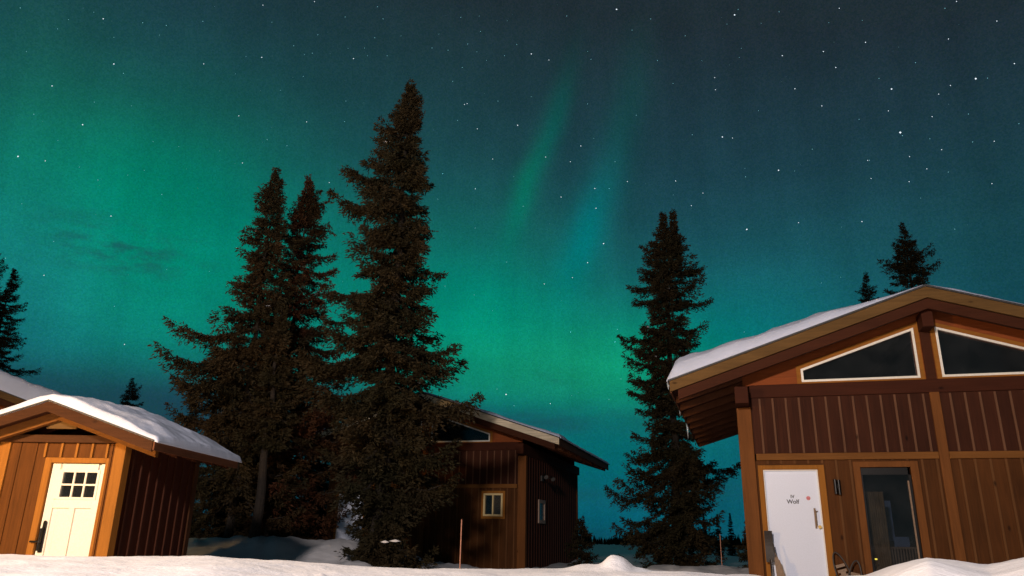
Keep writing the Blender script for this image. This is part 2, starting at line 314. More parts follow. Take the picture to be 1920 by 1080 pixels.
# ------------------------------------------------------------------ snow-covered ground: one sheet out to the horizon
CREST = np.array([(-90, 1.33), (-34, 1.365), (-26.7, 1.362), (-20.2, 1.368), (-14.7, 1.342), (-9.6, 1.322), (-3.4, 1.312), (2, 1.31), (5, 1.312), (12.5, 1.315), (16, 1.298), (20.2, 1.285), (24.2, 1.325), (26.1, 1.385), (28, 1.43), (31.2, 1.415), (33.2, 1.455), (38, 1.47), (90, 1.4)])
def ground_z(x, y):
    d = np.hypot(x, y); a = np.degrees(np.arctan2(x, y))
    crest = np.interp(a, CREST[:, 0], CREST[:, 1])
    yard = .62+.12*fbm(x*.35, y*.35, 3)+.62*np.exp(-(((x+6.8)/3.6)**2+((y-18.5)/3.2)**2))+.35*np.exp(-(((x+3.8)/1.6)**2+((y-19)/2.5)**2))
    yard = yard+.32*np.exp(-(((x-4.5)/3)**2+((y-17)/2.5)**2))
    yard = yard+(.22*fbm(x*1.1, y*1.1, 15, 5)+.10*np.abs(fbm(x*2.6, y*2.6, 19, 4)))*sstep(7, 10, d)*(1-sstep(32, 45, d))
    yard = yard-2.7*sstep(38, 120, y)*sstep(-60, 0, y)-2.7*sstep(38, 120, np.abs(x))*(1-sstep(38, 120, y))
    yard = yard+.25*fbm(x*.02, y*.02, 9)*sstep(30, 60, d)*(1-sstep(90, 130, d))
    ft = np.abs(a)
    front = 1-sstep(58, 80, ft)
    rise = sstep(.7, 2.3, d)
    edge = 5.05+.25*np.sin(a*.11)+.15*np.sin(a*.31+1)
    fall = sstep(edge-.25, edge+2.6, d)
    lump = .014*fbm(x*1.6, y*1.6, 5)+.014*fbm(x*5, y*5, 7, 5)
    plate = crest-.022*(1-sstep(3.2, 4.9, d))+lump*sstep(0, 1, 5.6-d)
    plate = plate+.04*np.exp(-(((a-26.6)/3.4)**2+((d-3.3)/.8)**2))
    bank = (0.25+(plate-.25)*rise)*(1-fall)+yard*fall
    z = bank*front+yard*(1-front)*sstep(0, 5, d)+(1-front)*(1-sstep(0, 5, d))*.4
    for (x0, y0, s0, h0) in ((-5.2, 12.9, .5, .30), (-4.7, 13.3, .35, .22), (-5.9, 14.2, .7, .25), (-3.2, 15.5, .6, .2)): z = z+h0*np.exp(-((x-x0)**2+(y-y0)**2)/s0**2)*(1+.5*fbm(x*3, y*3, 13))
    # chunks of ploughed snow on the crest
    for aa, dd, sa, sd, h in ((7.9, 5.0, .9, .20, .070), (6.3, 5.0, 1.7, .25, .034), (9.2, 5.1, .8, .15, .02), (-13, 3.6, .28, .05, .018), (16.5, 5.5, 1.5, .3, .03), (19.3, 6.2, .5, .3, .10)):
        z = z+h*np.exp(-np.abs((a-aa)/sa)**3.2-np.abs((d-dd)/sd)**3)
    return z
az_ = np.radians(np.concatenate([np.arange(-180, -44, 2.0), np.arange(-44, 44, .22), np.arange(44, 180, 2.0)]))
rr_ = np.concatenate([[.02], np.geomspace(.35, 9, 190), np.geomspace(9.2, 2500, 170)])
A_, D_ = np.meshgrid(az_, rr_); X_ = D_*np.sin(A_); Y_ = D_*np.cos(A_)
Z_ = ground_z(X_, Y_)
na, nr = len(az_), len(rr_)
idx = np.arange(na*nr).reshape(nr, na)
nx = np.roll(idx, -1, axis=1)
q = np.stack([idx[:-1], idx[1:], nx[1:], nx[:-1]], -1).reshape(-1, 4)[:, ::-1]
g = fastmesh('snow_ground', np.stack([X_, Y_, Z_], -1).reshape(-1, 3), q, 'snow', smooth=True)
tag(g, kind='structure')
GZ = lambda x, y: float(ground_z(np.array([x]), np.array([y]))[0])

# ------------------------------------------------------------------ far shore forest: one dark strip beyond the frozen lake
def far_forest():
    rs = np.random.RandomState(4); V = []; Q = []
    for i in range(2600):
        a = R(rs.uniform(-46, 46)); d = rs.uniform(455, 560); h = (8.5+3.5*math.sin(a*37)+1.5*math.sin(a*91))*rs.uniform(.55, 1.15)*d/500
        x0, y0 = d*math.sin(a), d*math.cos(a); w = h*rs.uniform(.13, .2)
        nt_ = 7
        for k in range(nt_):
            z0 = -2.3+h*(k/nt_)*.95; z1 = z0+h*.26; r = w*(1-k/nt_)+.15
            t0 = rs.uniform(0, 6.28)
            for j in range(5):
                t = t0+j*1.2566; b = len(V)
                V += [(x0, y0, z1), (x0+r*math.cos(t-.7), y0+r*math.sin(t-.7), z0+rs.uniform(-.2, .3)), (x0+r*1.2*math.cos(t), y0+r*1.2*math.sin(t), z0-.5), (x0+r*math.cos(t+.7), y0+r*math.sin(t+.7), z0)]
                Q.append((b, b+1, b+2, b+3))
    o = fastmesh('far_forest', V, Q, 'needles'); tag(o, kind='stuff', label='dark band of distant conifers beyond the frozen lake', cat='forest')
far_forest()

# ------------------------------------------------------------------ stars (far beyond everything)
STARS = [(-38.58,31.73,2),(-33.47,32.82,4),(-30.84,33.37,2),(-29.19,33.66,2),(-29.52,32.93,1),(-26.65,34.6,2),(-32.15,30.27,5),(-31.4,29.86,2),(-35.61,27.77,4),(-33.25,25.91,5),(-36.54,22.88,6),(-34.95,23.03,3),(-31.58,22.61,2),(-32.52,31.91,1),(-36.12,31.29,1),(-37.58,29.33,1),(-36.25,25.72,2),(-32.85,27.53,1),(-30.44,27.94,1),(-34.5,24.51,1),(-28.55,25.96,1),(-26.77,26.02,1),(-23.86,26.32,1),(-22.86,28.99,3),(-17.6,29.48,3),(-22.07,25.79,3),(-26.04,31.89,3),(-21.78,33.27,4),(-22.29,36.69,3),(-18.15,37.72,3),(-17.54,35.59,2),(-19.39,34.52,2),(-17.81,34.28,2),(-18.31,32.59,2),(-18.44,34.09,1),(-21.38,35.74,1),(-19.98,31.33,1),(-20.48,27.74,2),(-18.91,27.56,2),(-15.28,25.39,3),(-23.6,31.76,1),(-23.0,33.08,1),(-29.79,23.36,1),(-28.77,23.93,1),(-32.87,23.17,1),(-34.16,33.02,1),(-35.6,32.06,1),(-12.71,38.19,2),(-12.12,37.44,2),(-12.7,36.09,2),(-14.34,34.43,4),(-14.62,31.4,2),(-14.56,29.94,2),(-10.42,36.47,1),(-11.49,34.98,2),(-13.18,34.78,1),(-5.17,38.16,2),(-3.32,37.29,2),(-3.5,38.33,1),(-4.43,36.37,2),(-7.61,35.89,2),(-6.17,35.84,2),(-3.57,35.87,1),(-2.68,35.29,1),(0.01,36.48,2),(-1.08,35.68,2),(1.34,35.84,5),(2.93,35.41,3),(-4.83,34.71,2),(-5.61,33.68,2),(-4.48,32.08,3),(-4.25,32.16,3),(-1.56,32.44,2),(1.37,32.81,1),(-5.02,30.9,2),(-3.28,30.36,3),(0.22,30.72,5),(-1.87,28.18,3),(2.67,28.39,3),(4.79,28.02,2),(5.69,29.17,4),(6.32,32.21,2),(6.69,35.37,2),(6.4,35.92,1),(9.09,38.66,7),(10.41,37.17,2),(12.1,37.79,2),(12.51,34.91,2),(13.73,33.2,2),(10.49,31.19,2),(9.54,26.38,3),(13.48,26.17,3),(6.82,25.98,3),(8.02,25.91,2),(-3.24,25.9,2),(-6.07,26.89,2),(-0.91,38.1,1),(4.55,38.41,2),(-15.41,37.13,2),(-13.49,35.27,1),(-14.89,35.07,1),(-7.07,36.89,1),(-0.03,26.91,1),(6.81,29.69,1),(19.29,37.19,7),(19.62,37.5,2),(27.5,36.05,3),(35.5,34.32,3),(34.69,34.14,2),(37.67,32.4,3),(34.53,32.24,3),(29.01,33.48,4),(25.89,33.56,4),(22.76,33.88,4),(26.64,32.34,4),(32.15,31.37,2),(38.12,29.59,4),(35.7,29.36,8),(36.4,29.19,2),(29.55,30.97,2),(30.28,30.09,7),(34.09,29.36,3),(33.26,29.02,3),(23.43,31.51,4),(17.22,33.21,3),(17.2,32.37,3),(25.26,30.0,4),(29.83,28.73,3),(32.59,27.7,3),(34.84,27.31,2),(27.76,28.59,2),(30.38,27.15,10),(30.49,26.91,2),(17.46,28.99,6),(18.25,28.82,3),(15.06,29.41,2),(32.2,26.32,2),(32.81,25.46,3),(34.76,25.5,2),(36.02,25.23,3),(24.18,27.18,2),(30.72,25.45,3),(27.94,25.74,3),(31.68,24.42,3),(21.53,26.09,6),(27.98,24.49,3),(30.43,23.81,3),(35.39,22.62,3),(19.0,25.94,2),(19.01,26.56,1),(22.71,25.87,1),(15.01,36.35,2),(16.27,34.5,1),(22.91,36.78,2),(21.37,36.29,1),(18.59,36.68,1),(37.62,25.93,2),(32.96,23.93,2),(19.59,34.9,1),(19.35,34.32,1),(20.47,30.46,1),(26.58,35.32,1),(29.02,34.91,1),(-30.31,20.43,4),(-35.68,20.01,1),(-33.39,18.05,2),(-33.5,15.77,3),(-35.83,16.41,2),(-29.0,14.47,2),(-27.94,12.01,3),(-21.76,15.43,3),(-15.45,21.56,4),(-21.6,19.74,2),(-23.25,17.78,1),(-26.13,17.49,1),(-27.33,22.55,2),(-18.81,23.38,2),(-3.26,25.9,3),(-6.07,26.89,2),(-6.36,24.97,2),(0.81,24.68,2),(3.98,25.38,4),(6.82,25.97,3),(8.02,25.91,2),(9.54,26.38,2),(6.89,24.48,4),(7.45,21.79,6),(6.12,20.37,4),(4.88,19.24,3),(2.61,18.76,3),(-0.48,20.4,2),(-5.41,18.39,2),(-3.15,22.93,2),(13.49,26.18,3),(15.6,25.1,3),(14.62,24.26,3),(13.22,25.16,1),(18.75,22.15,6),(19.0,25.93,2),(4.7,15.09,2),(8.38,15.25,2),(8.16,14.3,2),(17.92,14.68,2),(-1.53,16.66,1),(-3.02,17.82,1),(8.57,27.9,2),(4.79,28.02,3),(4.7,15.09,2),(8.16,14.3,2),(8.54,11.51,2),(-0.3,10.3,6),(3.12,9.66,3),(7.6,9.99,2),(-1.01,10.69,2),(0.33,9.47,2),(4.76,10.28,1),(26.96,21.66,4),(22.57,22.2,3),(32.72,20.16,2),(28.86,19.59,3),(25.54,21.49,1),(23.68,17.75,1),(30.98,22.58,1),(28.05,25.73,2),(25.03,18.01,1),(18.73,22.13,5)]
def stars():
    rs = random.Random(8); V = []; Q = []; MI = []
    lst = [(a, e, .00024+.00011*k, 0 if k >= 3 else 1) for a, e, k in STARS]
    for _ in range(420):
        e = math.degrees(math.asin(rs.uniform(.12, .95))); a = rs.uniform(-75, 75)
        lst.append((a, e, rs.uniform(.00016, .0003), 2))
    D = 4000
    for a, e, s, mi in lst:
        d = Vector((math.sin(R(a))*math.cos(R(e)), math.cos(R(a))*math.cos(R(e)), math.sin(R(e)))); r = s*D
        c = d*D; b = len(V)
        for ax in ((1, 0, 0), (-1, 0, 0), (0, 1, 0), (0, -1, 0), (0, 0, 1), (0, 0, -1)): V.append(tuple(c+Vector(ax)*r))
        for f in ((0, 2, 4), (2, 1, 4), (1, 3, 4), (3, 0, 4), (2, 0, 5), (1, 2, 5), (3, 1, 5), (0, 3, 5)): Q.append(tuple(b+i for i in f)); MI.append(mi)
    o = fastmesh('sky', V, Q, ['star_a', 'star_b', 'star_c'], mi=MI); tag(o, kind='structure')
    for k in ('star_a', 'star_b', 'star_c'): M[k].cycles.emission_sampling = 'NONE'
stars()

# ------------------------------------------------------------------ log and board cabins
SL = .335                                    # roof slope
def holes_wall(mb, u0, u1, v0, v1, z0, z1, holes, mi=0):
    us = sorted({u0, u1, *[h[i] for h in holes for i in (0, 1)]}); zs = sorted({z0, z1, *[h[i] for h in holes for i in (2, 3)]})
    for a, b in zip(us, us[1:]):
        for c, d in zip(zs, zs[1:]):
            if any(h[0] <= (a+b)/2 <= h[1] and h[2] <= (c+d)/2 <= h[3] for h in holes): continue
            mb.box(a, b, v0, v1, c, d, mi)
def rake_pair(mb, half, zr, v0, v1, d0, d1, cut=0, mi=0):
    for s in (-1, 1):
        e = half*s
        poly = [(0, zr-d1), (e, zr-SL*half-d1), (e, zr-SL*half-d0), (0, zr-d0)]
        if s < 0: poly = poly[::-1]
        mb.prism(poly, v0, v1, mi)
def roof_snow(parent, half, zr, v0, v1, thick, seed, over=.05, setb=.02, name='roof_snow'):
    nu, nv = 120, 100
    u = np.linspace(-half-over, half+over, nu); v = np.linspace(v0+setb, v1-setb, nv); U, V = np.meshgrid(u, v)
    base = zr-SL*np.abs(U)
    rid = zr-SL*(np.sqrt(U*U+.16)-.12)
    du = np.minimum(half+over-np.abs(U), .5); dv = np.minimum(np.minimum(V-v0-setb, v1-setb-V), .5)
    T = thick(U, V)
    w = np.clip(T*.5, .04, .5)
    ed = lambda d, w_: np.sqrt(np.clip(1-(1-np.clip(d/w_, 0, 1))**2, 0, 1))
    e = ed(du, w)*ed(dv, w)
    nz = 1+.16*fbm(U*1.1+7, V*1.1, seed)+.10*fbm(U*4, V*2.2, seed+3)
    top = np.maximum(rid*.0+base+.004, base+(rid-base)*np.clip(T*5, 0, 1)*e*0+T*nz*e+(rid-base)*np.clip(T*4, 0, 1)*e)
    top = top+.012*fbm(U*7, V*7, seed+5)*e
    top = np.where(T < .012, base-.03, top)
    bot = base-.02
    idx = np.arange(nu*nv).reshape(nv, nu)
    vt = np.stack([U, V, top], -1).reshape(-1, 3); vb = np.stack([U, V, np.minimum(bot, top-.001)], -1).reshape(-1, 3); n = nu*nv
    q = np.stack([idx[:-1, :-1], idx[:-1, 1:], idx[1:, 1:], idx[1:, :-1]], -1).reshape(-1, 4)
    Q = [q, q[:, ::-1]+n]
    for a, b in ((idx[0, :-1], idx[0, 1:]), (idx[1:, 0], idx[:-1, 0]), (idx[-1, 1:], idx[-1, :-1]), (idx[:-1, -1], idx[1:, -1])):
        Q.append(np.stack([a+n, b+n, b, a], -1))
    o = fastmesh(name, np.concatenate([vt, vb]), np.concatenate(Q), 'roof_snow', parent, smooth=True)
    return o
def ring(mb, poly, w, v0, v1, mi=0):
    """frame of width w outside a convex (u, z) polygon given counter-clockwise"""
    n = len(poly); P_ = [Vector(p) for p in poly]; out = []
    for i in range(n):
        a, b, c = P_[i-1], P_[i], P_[(i+1) % n]
        d1 = (b-a).normalized(); d2 = (c-b).normalized(); n1 = Vector((d1.y, -d1.x)); n2 = Vector((d2.y, -d2.x))
        bi = (n1+n2); bi = bi/bi.length; k = min(w/max(.3, bi.dot(n1)), w*2.6); out.append(b+bi*k)
    for i in range(n):
        j = (i+1) % n; mb.prism([tuple(out[i]), tuple(out[j]), tuple(P_[j]), tuple(P_[i])], v0, v1, mi)
    return [tuple(p) for p in out]
def battens(mb, u0, u1, z0, z1, v, step, w, t, skip=(), off=0.0, mi=1):
    u = u0+off
    while u < u1-.02:
        parts = [(z0, z1)]
        for h in skip:
            if h[0]-w/2 < u < h[1]+w/2:
                npt = []
                for a, b in parts:
                    if h[3] <= a or h[2] >= b: npt.append((a, b)); continue
                    if h[2] > a: npt.append((a, h[2]))
                    if h[3] < b: npt.append((h[3], b))
                parts = npt
        for a, b in parts:
            if b-a > .02: mb.box(u-w/2, u+w/2, v-t, v+.01, a, b, mi)
        u += step
def make_cabin(name, loc, rz, label, fascia_mat='fascia', interior=False, thick=None, seed=1, marks=False, icicles=False):
    c = empty(name, loc, rz); tag(c, label, 'cabin')
    HW, D, ZR, HF = 3.24, 7.3, 5.70, 4.36
    patio = (-1.30, -.53, .74, 2.72); win = (1.93, 2.53, 2.05, 2.70); door = (-2.876, -1.976, .66, 2.69)
    # front and side walls
    w = MB()
    holes_wall(w, -HW+.1, HW-.1, 0, .09, .1, 2.85, [patio, win, door], 0)
    cut = [(-1.42, -.41, .6, 2.83), (1.87, 2.60, 1.97, 2.78), (-2.98, -1.86, .1, 2.79)]
    battens(w, -2.95, -.08, .2, 2.85, 0, .222, .035, .016, cut, .17); battens(w, .08, 2.95, .2, 2.85, 0, .222, .035, .016, cut, .14)
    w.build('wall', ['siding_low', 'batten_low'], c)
    w = MB(); w.box(-HW+.1, HW-.1, 0, .09, 2.96, 3.96)
    battens(w, -2.95, -.08, 2.97, 3.94, 0, .2215, .034, .018, (), .12); battens(w, .08, 2.95, 2.97, 3.94, 0, .2215, .034, .018, (), .16)
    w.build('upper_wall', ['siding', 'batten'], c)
    w = MB()
    for s in (-1, 1):
        a, b = sorted((s*(HW-.03), s*(HW-.12))); w.box(a, b, .13, D-.13, .1, 4.03)
        v = .42
        while v < D-.2:
            uu = sorted((s*(HW-.035), s*(HW-.012))); w.box(uu[0], uu[1], v-.018, v+.018, .2, 4.02, 1); v += .30
    w.box(-HW+.12, HW-.12, D-.1, D, .1, 4.03)
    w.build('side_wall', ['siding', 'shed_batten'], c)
    # gable wall with two window openings
    def tri(s): return [(s*.205, 4.25), (s*2.045, 4.25), (s*2.045, 4.42), (s*.205, 5.05)]
    gw = MB()
    for s in (-1, 1):
        def P2(l): return l if s < 0 else l[::-1]
        top = lambda u: ZR-.2-SL*abs(u)
        gw.prism(P2([(s*2.045, 4.18), (s*3.1, 4.18), (s*3.1, top(3.1)), (s*2.045, top(2.045))][::-1]), .0, .09)
        gw.prism(P2([(s*.205, 5.05), (s*2.045, 4.42), (s*2.045, top(2.045)), (s*.205, top(.205))][::-1]), .0, .09)
        gw.prism(P2([(0, 4.18), (s*.205, 4.18), (s*.205, top(.205)), (0, top(0))][::-1]), .0, .09)
    gw.build('gable_wall', 'gable', c)
    bw = MB(); bw.prism([(-3.12, 4.03), (3.12, 4.03), (3.12, ZR-.2-SL*3.12), (0, ZR-.2), (-3.12, ZR-.2-SL*3.12)], D-.1, D-.01); bw.build('back_gable', 'siding', c)
    for s in (-1, 1):
        p = tri(s); p = p[::-1] if s < 0 else p
        fr = MB(); o1 = ring(fr, p, .038, -.035, .03); f = fr.build('gable_window', 'window_white', c)
        tr = MB(); ring(tr, o1, .075, -.025, .02); tr.build('trim', 'trim_u', f)
        pn = MB(); pn.prism(p, .04, .046); pn.build('pane', 'glass', f)
    # posts, beams
    for s in (-1, 1):
        a, b = sorted((s*HW, s*(HW-.25))); p = MB(); p.box(a, b, -.06, .13, .05, 3.78); p.build('post', 'post', c, bevel=.012)
        a, b = sorted((s*HW, s*(HW-.20))); p = MB(); p.box(a, b, D-.13, D+.02, .05, 3.9); p.build('post', 'post', c, bevel=.012)
    p = MB(); p.box(-.075, .075, -.05, .0, .1, 3.96); p.build('post', 'post', c, bevel=.008)
    p = MB(); p.box(-.075, .075, -.04, .0, 4.18, 5.1); p.build('king_post', 'rafter', c, bevel=.008)
    for s in (-1, 1):
        a, b = sorted((s*.078, s*2.965)); p = MB(); p.box(a, b, -.045, .03, 2.85, 2.965); p.build('belt_beam', 'beam', c, bevel=.008)
    p = MB(); p.box(-2.99, 2.99, -.035, .09, 3.955, 4.185); p.build('tie_beam', 'beam_dark', c, bevel=.008)
    for s in (-1, 1):
        a, b = sorted((s*3.25, s*3.02)); p = MB(); p.box(a, b, -.42, D+.3, 3.80, 4.10); p.build('plate_beam', 'beam_dark', c, bevel=.01)
    p = MB(); p.box(-.09, .09, -.40, D+.3, 5.02, 5.29); p.build('ridge_beam', 'beam_dark', c, bevel=.01)
    # roof
    r = MB()
    for s in (-1, 1):
        e = s*(HF-.03)
        poly = [(0, ZR-.20), (e, ZR-.2-SL*abs(e)), (e, ZR-.035-SL*abs(e)), (0, ZR-.035)]
        r.prism(poly if s > 0 else poly[::-1], -.55, 7.75)
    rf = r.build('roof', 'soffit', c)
    sh = MB(); 
    for s in (-1, 1):
        e = s*(HF+.03); poly = [(0, ZR-.031), (e, ZR-.031-SL*abs(e)), (e, ZR-SL*abs(e)), (0, ZR)]
        sh.prism(poly if s > 0 else poly[::-1], -.625, 7.83)
    sh.build('roofing', 'roofing', rf)
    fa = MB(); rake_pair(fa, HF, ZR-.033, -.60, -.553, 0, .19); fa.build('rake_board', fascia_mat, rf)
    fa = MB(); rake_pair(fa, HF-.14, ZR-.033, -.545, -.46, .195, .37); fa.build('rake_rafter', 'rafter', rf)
    for s in (-1, 1):
        a, b = sorted((s*HF, s*(HF-.03))); z = ZR-SL*HF; fa = MB(); fa.box(a, b, -.55, 7.78, z-.24, z-.038); fa.build('eave_board', 'fascia_v', rf)
        for k in range(9):
            v = .12+k*.9; u0, u1 = s*2.95, s*(HF-.05)
            y0, y1 = ZR-.203-SL*abs(u0), ZR-.203-SL*abs(u1)
            poly = [(u0, y0-.16), (u1, y1-.13), (u1, y1), (u0, y0)]
            k_ = MB(); k_.prism(poly if s > 0 else poly[::-1], v-.03, v+.03); k_.build('rafter', 'fascia_v', rf)
    if thick: roof_snow(c, HF, ZR, -.62, 7.83, thick, seed)
    # door
    d = MB(); d.box(-2.87, -1.982, .035, .08, .66, 2.684); dr = d.build('door', 'door_white', c, bevel=.004)
    t = MB(); t.box(-2.955, -2.872, -.028, .09, .2, 2.765); t.box(-1.98, -1.872, -.028, .09, .2, 2.765); t.box(-2.872, -1.98, -.028, .09, 2.69, 2.765); t.build('door_frame', 'trim', c, bevel=.004)
    t = MB(); t.box(-2.871, -2.855, -.005, .033, .66, 2.689); t.box(-1.997, -1.981, -.005, .033, .66, 2.689); t.box(-2.855, -1.997, -.005, .033, 2.672, 2.689); t.build('door_jamb', 'window_white', c)
    h = MB(); h.box(-2.105, -2.075, .022, .036, 1.72, 2.05); h.tube((-2.085, .03, 2.0), (-2.085, -.04, 2.0), .009); h.tube((-2.085, .03, 1.80), (-2.085, -.04, 1.80), .009); h.tube((-2.085, -.035, 1.77), (-2.085, -.035, 2.02), .012)
    h.tube((-2.045, .02, 2.0), (-2.085, .0, 1.985), .01)
    h.build('handle', 'tan' if marks else 'steel', dr)
    h = MB(); h.tube((-2.035, .036, 1.745), (-2.035, -.02, 1.745), .028, n=20); h.box(-2.04, -2.03, -.035, -.02, 1.725, 1.765); h.build('lock', 'brass', dr)
    if marks:
        for txt, z, sz in (('IV', 2.215, .075), ('Wolf', 2.125, .095)):
            cu = bpy.data.curves.new('lettering', 'FONT'); cu.body = txt; cu.size = sz; cu.extrude = .001; cu.align_x = 'CENTER'; cu.offset = .0022; cu.materials.append(M['ink'])
            tmp = bpy.data.objects.new('tmp', cu); COL.objects.link(tmp); bpy.context.view_layer.update()
            me = bpy.data.meshes.new_from_object(tmp); bpy.data.objects.remove(tmp); me.materials.clear(); me.materials.append(M['ink'])
            o = bpy.data.objects.new('lettering', me); COL.objects.link(o); o.parent = dr; o.location = (-2.425, .0335, z); o.rotation_euler = (R(90), 0, 0)
        st = MB(); st.tube((-2.17, .036, 2.215), (-2.17, .032, 2.215), .034, n=24); s_ = st.build('sticker', 'pink', dr)
    # patio door with a dim room behind it
    f = MB(); f.box(-1.41, -1.302, -.03, .09, .66, 2.815); f.box(-.53, -.41, -.03, .09, .66, 2.815); f.box(-1.302, -.53, -.03, .09, 2.722, 2.815); f.box(-1.302, -.53, -.03, .09, .66, .738)
    pf = f.build('patio_door', 'post', c, bevel=.004)
    f = MB(); f.box(-.572, -.535, .02, .06, .74, 2.60); f.box(-1.30, -1.275, .02, .06, .74, 2.72); f.box(-1.275, -.572, .02, .06, 2.60, 2.72); f.build('sash', 'black', pf)
    f = MB(); f.box(-.60, -.576, .0, .02, .74, 2.5); f.build('sash_edge', 'tan', pf)
    f = MB(); f.box(-1.275, -.572, .035, .041, .74, 2.60); f.build('pane', 'glass', pf)
    # small slider window
    f = MB(); f.box(1.87, 1.93, -.026, .03, 1.98, 2.77); f.box(2.53, 2.60, -.026, .03, 1.98, 2.77); f.box(1.93, 2.53, -.026, .03, 2.70, 2.77); f.box(1.93, 2.53, -.026, .03, 1.98, 2.05)
    wf = f.build('window', 'trim', c)
    f = MB(); f.box(1.932, 1.985, -.034, .05, 2.052, 2.698); f.box(2.475, 2.528, -.034, .05, 2.052, 2.698); f.box(1.985, 2.475, -.034, .05, 2.645, 2.698); f.box(1.985, 2.475, -.034, .05, 2.052, 2.105); f.box(2.205, 2.245, -.034, .05, 2.105, 2.645)
    f.build('sash', 'cream', wf)
    f = MB(); f.box(1.985, 2.475, .03, .036, 2.105, 2.645); f.build('pane', 'glass', wf)
    f = MB(); f.box(2.25, 2.475, .06, .07, 2.1, 2.65); f.build('blind', 'curtain', wf)
    # side window and a twin floodlight on the right wall
    f = MB(); s0 = HW-.028
    f.box(s0, s0+.04, 1.45, 1.55, 1.9, 2.6); f.box(s0, s0+.04, 2.15, 2.25, 1.9, 2.6); f.box(s0, s0+.04, 1.55, 2.15, 2.5, 2.6); f.box(s0, s0+.04, 1.55, 2.15, 1.9, 2.0); sw = f.build('side_window', 'slat', c)
    f = MB(); f.box(s0+.004, s0+.01, 1.55, 2.15, 2.0, 2.5); f.build('pane', 'glass', sw)
    f = MB(); f.box(HW-.03, HW+.02, 1.75, 1.95, 3.18, 3.34); f.tube((HW+.02, 1.85, 3.26), (HW+.18, 1.45, 3.30), .018); f.tube((HW+.02, 1.85, 3.26), (HW+.18, 2.3, 3.30), .018)
    fl = f.build('floodlight', 'rubber', c)
    for vv in (1.42, 2.33):
        f = MB(); f.tube((HW+.16, vv+.03, 3.36), (HW+.26, vv-.09, 3.26), .03, .07, 12); f.build('lamp_head', 'steel', fl)
    # wall lamp between the doors
    f = MB(); f.box(-1.73, -1.67, -.03, 0, 2.36, 2.46); f.tube((-1.728, -.07, 2.28), (-1.728, -.07, 2.52), .026, n=14); f.tube((-1.672, -.07, 2.27), (-1.672, -.07, 2.51), .026, n=14); f.tube((-1.70, -.03, 2.41), (-1.70, -.07, 2.41), .03); f.build('wall_lamp', 'black', c)
    # footing and step
    f = MB(); f.box(-HW+.02, HW-.02, .06, D-.15, -.6, .12); f.build('foundation', 'concrete', c)
    f = MB(); f.box(-3.35, -1.7, -1.0, -.08, .3, .62); f.build('step', 'beam_dark', c, bevel=.01)
    # room
    f = MB(); f.box(-3.0, 2.9, .12, 4.6, .56, .64); f.box(-3.0, 2.9, 4.6, 4.7, .56, 4.0); f.box(-3.05, -3.0, .12, 4.6, .56, 4.0); f.box(2.9, 2.95, .12, 4.6, .56, 4.0); f.build('room', 'room', c)
    if interior:
        f = MB()
        for k in range(9): f.tube((-1.22+k*.035, .5+.02*math.sin(k*2), .8), (-1.22+k*.035, .5+.02*math.sin(k*2), 2.35), .022, n=8)
        f.build('curtain', 'curtain', c)
        f = MB(); f.box(-.9, -.66, 1.5, 1.56, 1.55, 2.25); f.box(-.7, -.45, 1.4, 1.43, 1.45, 1.62); f.build('hanging_cloth', 'bluecloth', c)
        f = MB()
        for k in range(22): f.box(-1.0+k*.045, -.978+k*.045, .75, .78, 1.12, 1.42)
        f.box(-1.05, .05, .74, .79, 1.42, 1.45); f.box(-1.05, .05, .74, .79, 1.08, 1.12); f.build('radiator', 'slat', c)
        f = MB(); f.box(-1.2, .05, .6, 1.4, .7, 1.02); f.build('bench', 'slat', c)
        f = MB(); f.tube((-.93, .30, .9), (-.93, .30, 1.13), .016, n=10); f.build('blue_light', 'led_blue', c)
        f = MB(); f.tube((-1.235, .10, 1.255), (-1.20, .10, 1.255), .012, n=8); f.build('indicator_lamp', 'led_yellow', c)
    if icicles:
        rs = random.Random(5)
        for k in range(11):
            v = -.45+k*.62+rs.uniform(-.2, .2); l_ = rs.choice((.06, .09, .12, .2)) if k != 8 else .42
            z = ZR-SL*HF-.03; i = MB(); i.tube((-HF-.045, v, z), (-HF-.045+rs.uniform(-.01, .01), v, z-l_), .022 if k != 8 else .035, .003, 8); i.build('icicle', 'ice', c, smooth=True)
    return c

def thick_right(u, v):
    left = .09+.18*sstep(.1, 1.8, -u)+.13*sstep(1.8, 3.9, -u)+.012*np.sin(u*2.1)
    t = np.where(u < 0, left, .10+.02*np.sin(u*3))
    near = sstep(-.62, -.1, v)
    return t*(.5+.5*near)*(1-.6*sstep(4.22, 4.40, np.abs(u)))
def thick_centre(u, v):
    n = fbm(u*.9, v*.7, 21)
    t = .05+.05*n+.07*sstep(2.2, 3.2, u)*sstep(-.6, 1.5, v)*(1-sstep(3.9, 4.3, u))
    return np.clip(t, 0, .3)
def thick_left(u, v): return .58+.10*fbm(u*.6, v*.6, 4)
make_cabin('cabin', (7.214, 12.586, 0), R(-17), 'large red-brown cabin at right with white door marked IV Wolf', interior=True, thick=thick_right, seed=2, marks=True, icicles=True)
make_cabin('cabin', (-2.565, 23.527, 0), R(-17), 'dim reddish cabin behind the tall spruce trees', fascia_mat='grey_fascia', thick=thick_centre, seed=3)
make_cabin('cabin', (-17.77, 22.05, 0.50), R(25), 'cabin with thick snowy roof showing behind the small shed', thick=thick_left, seed=5)

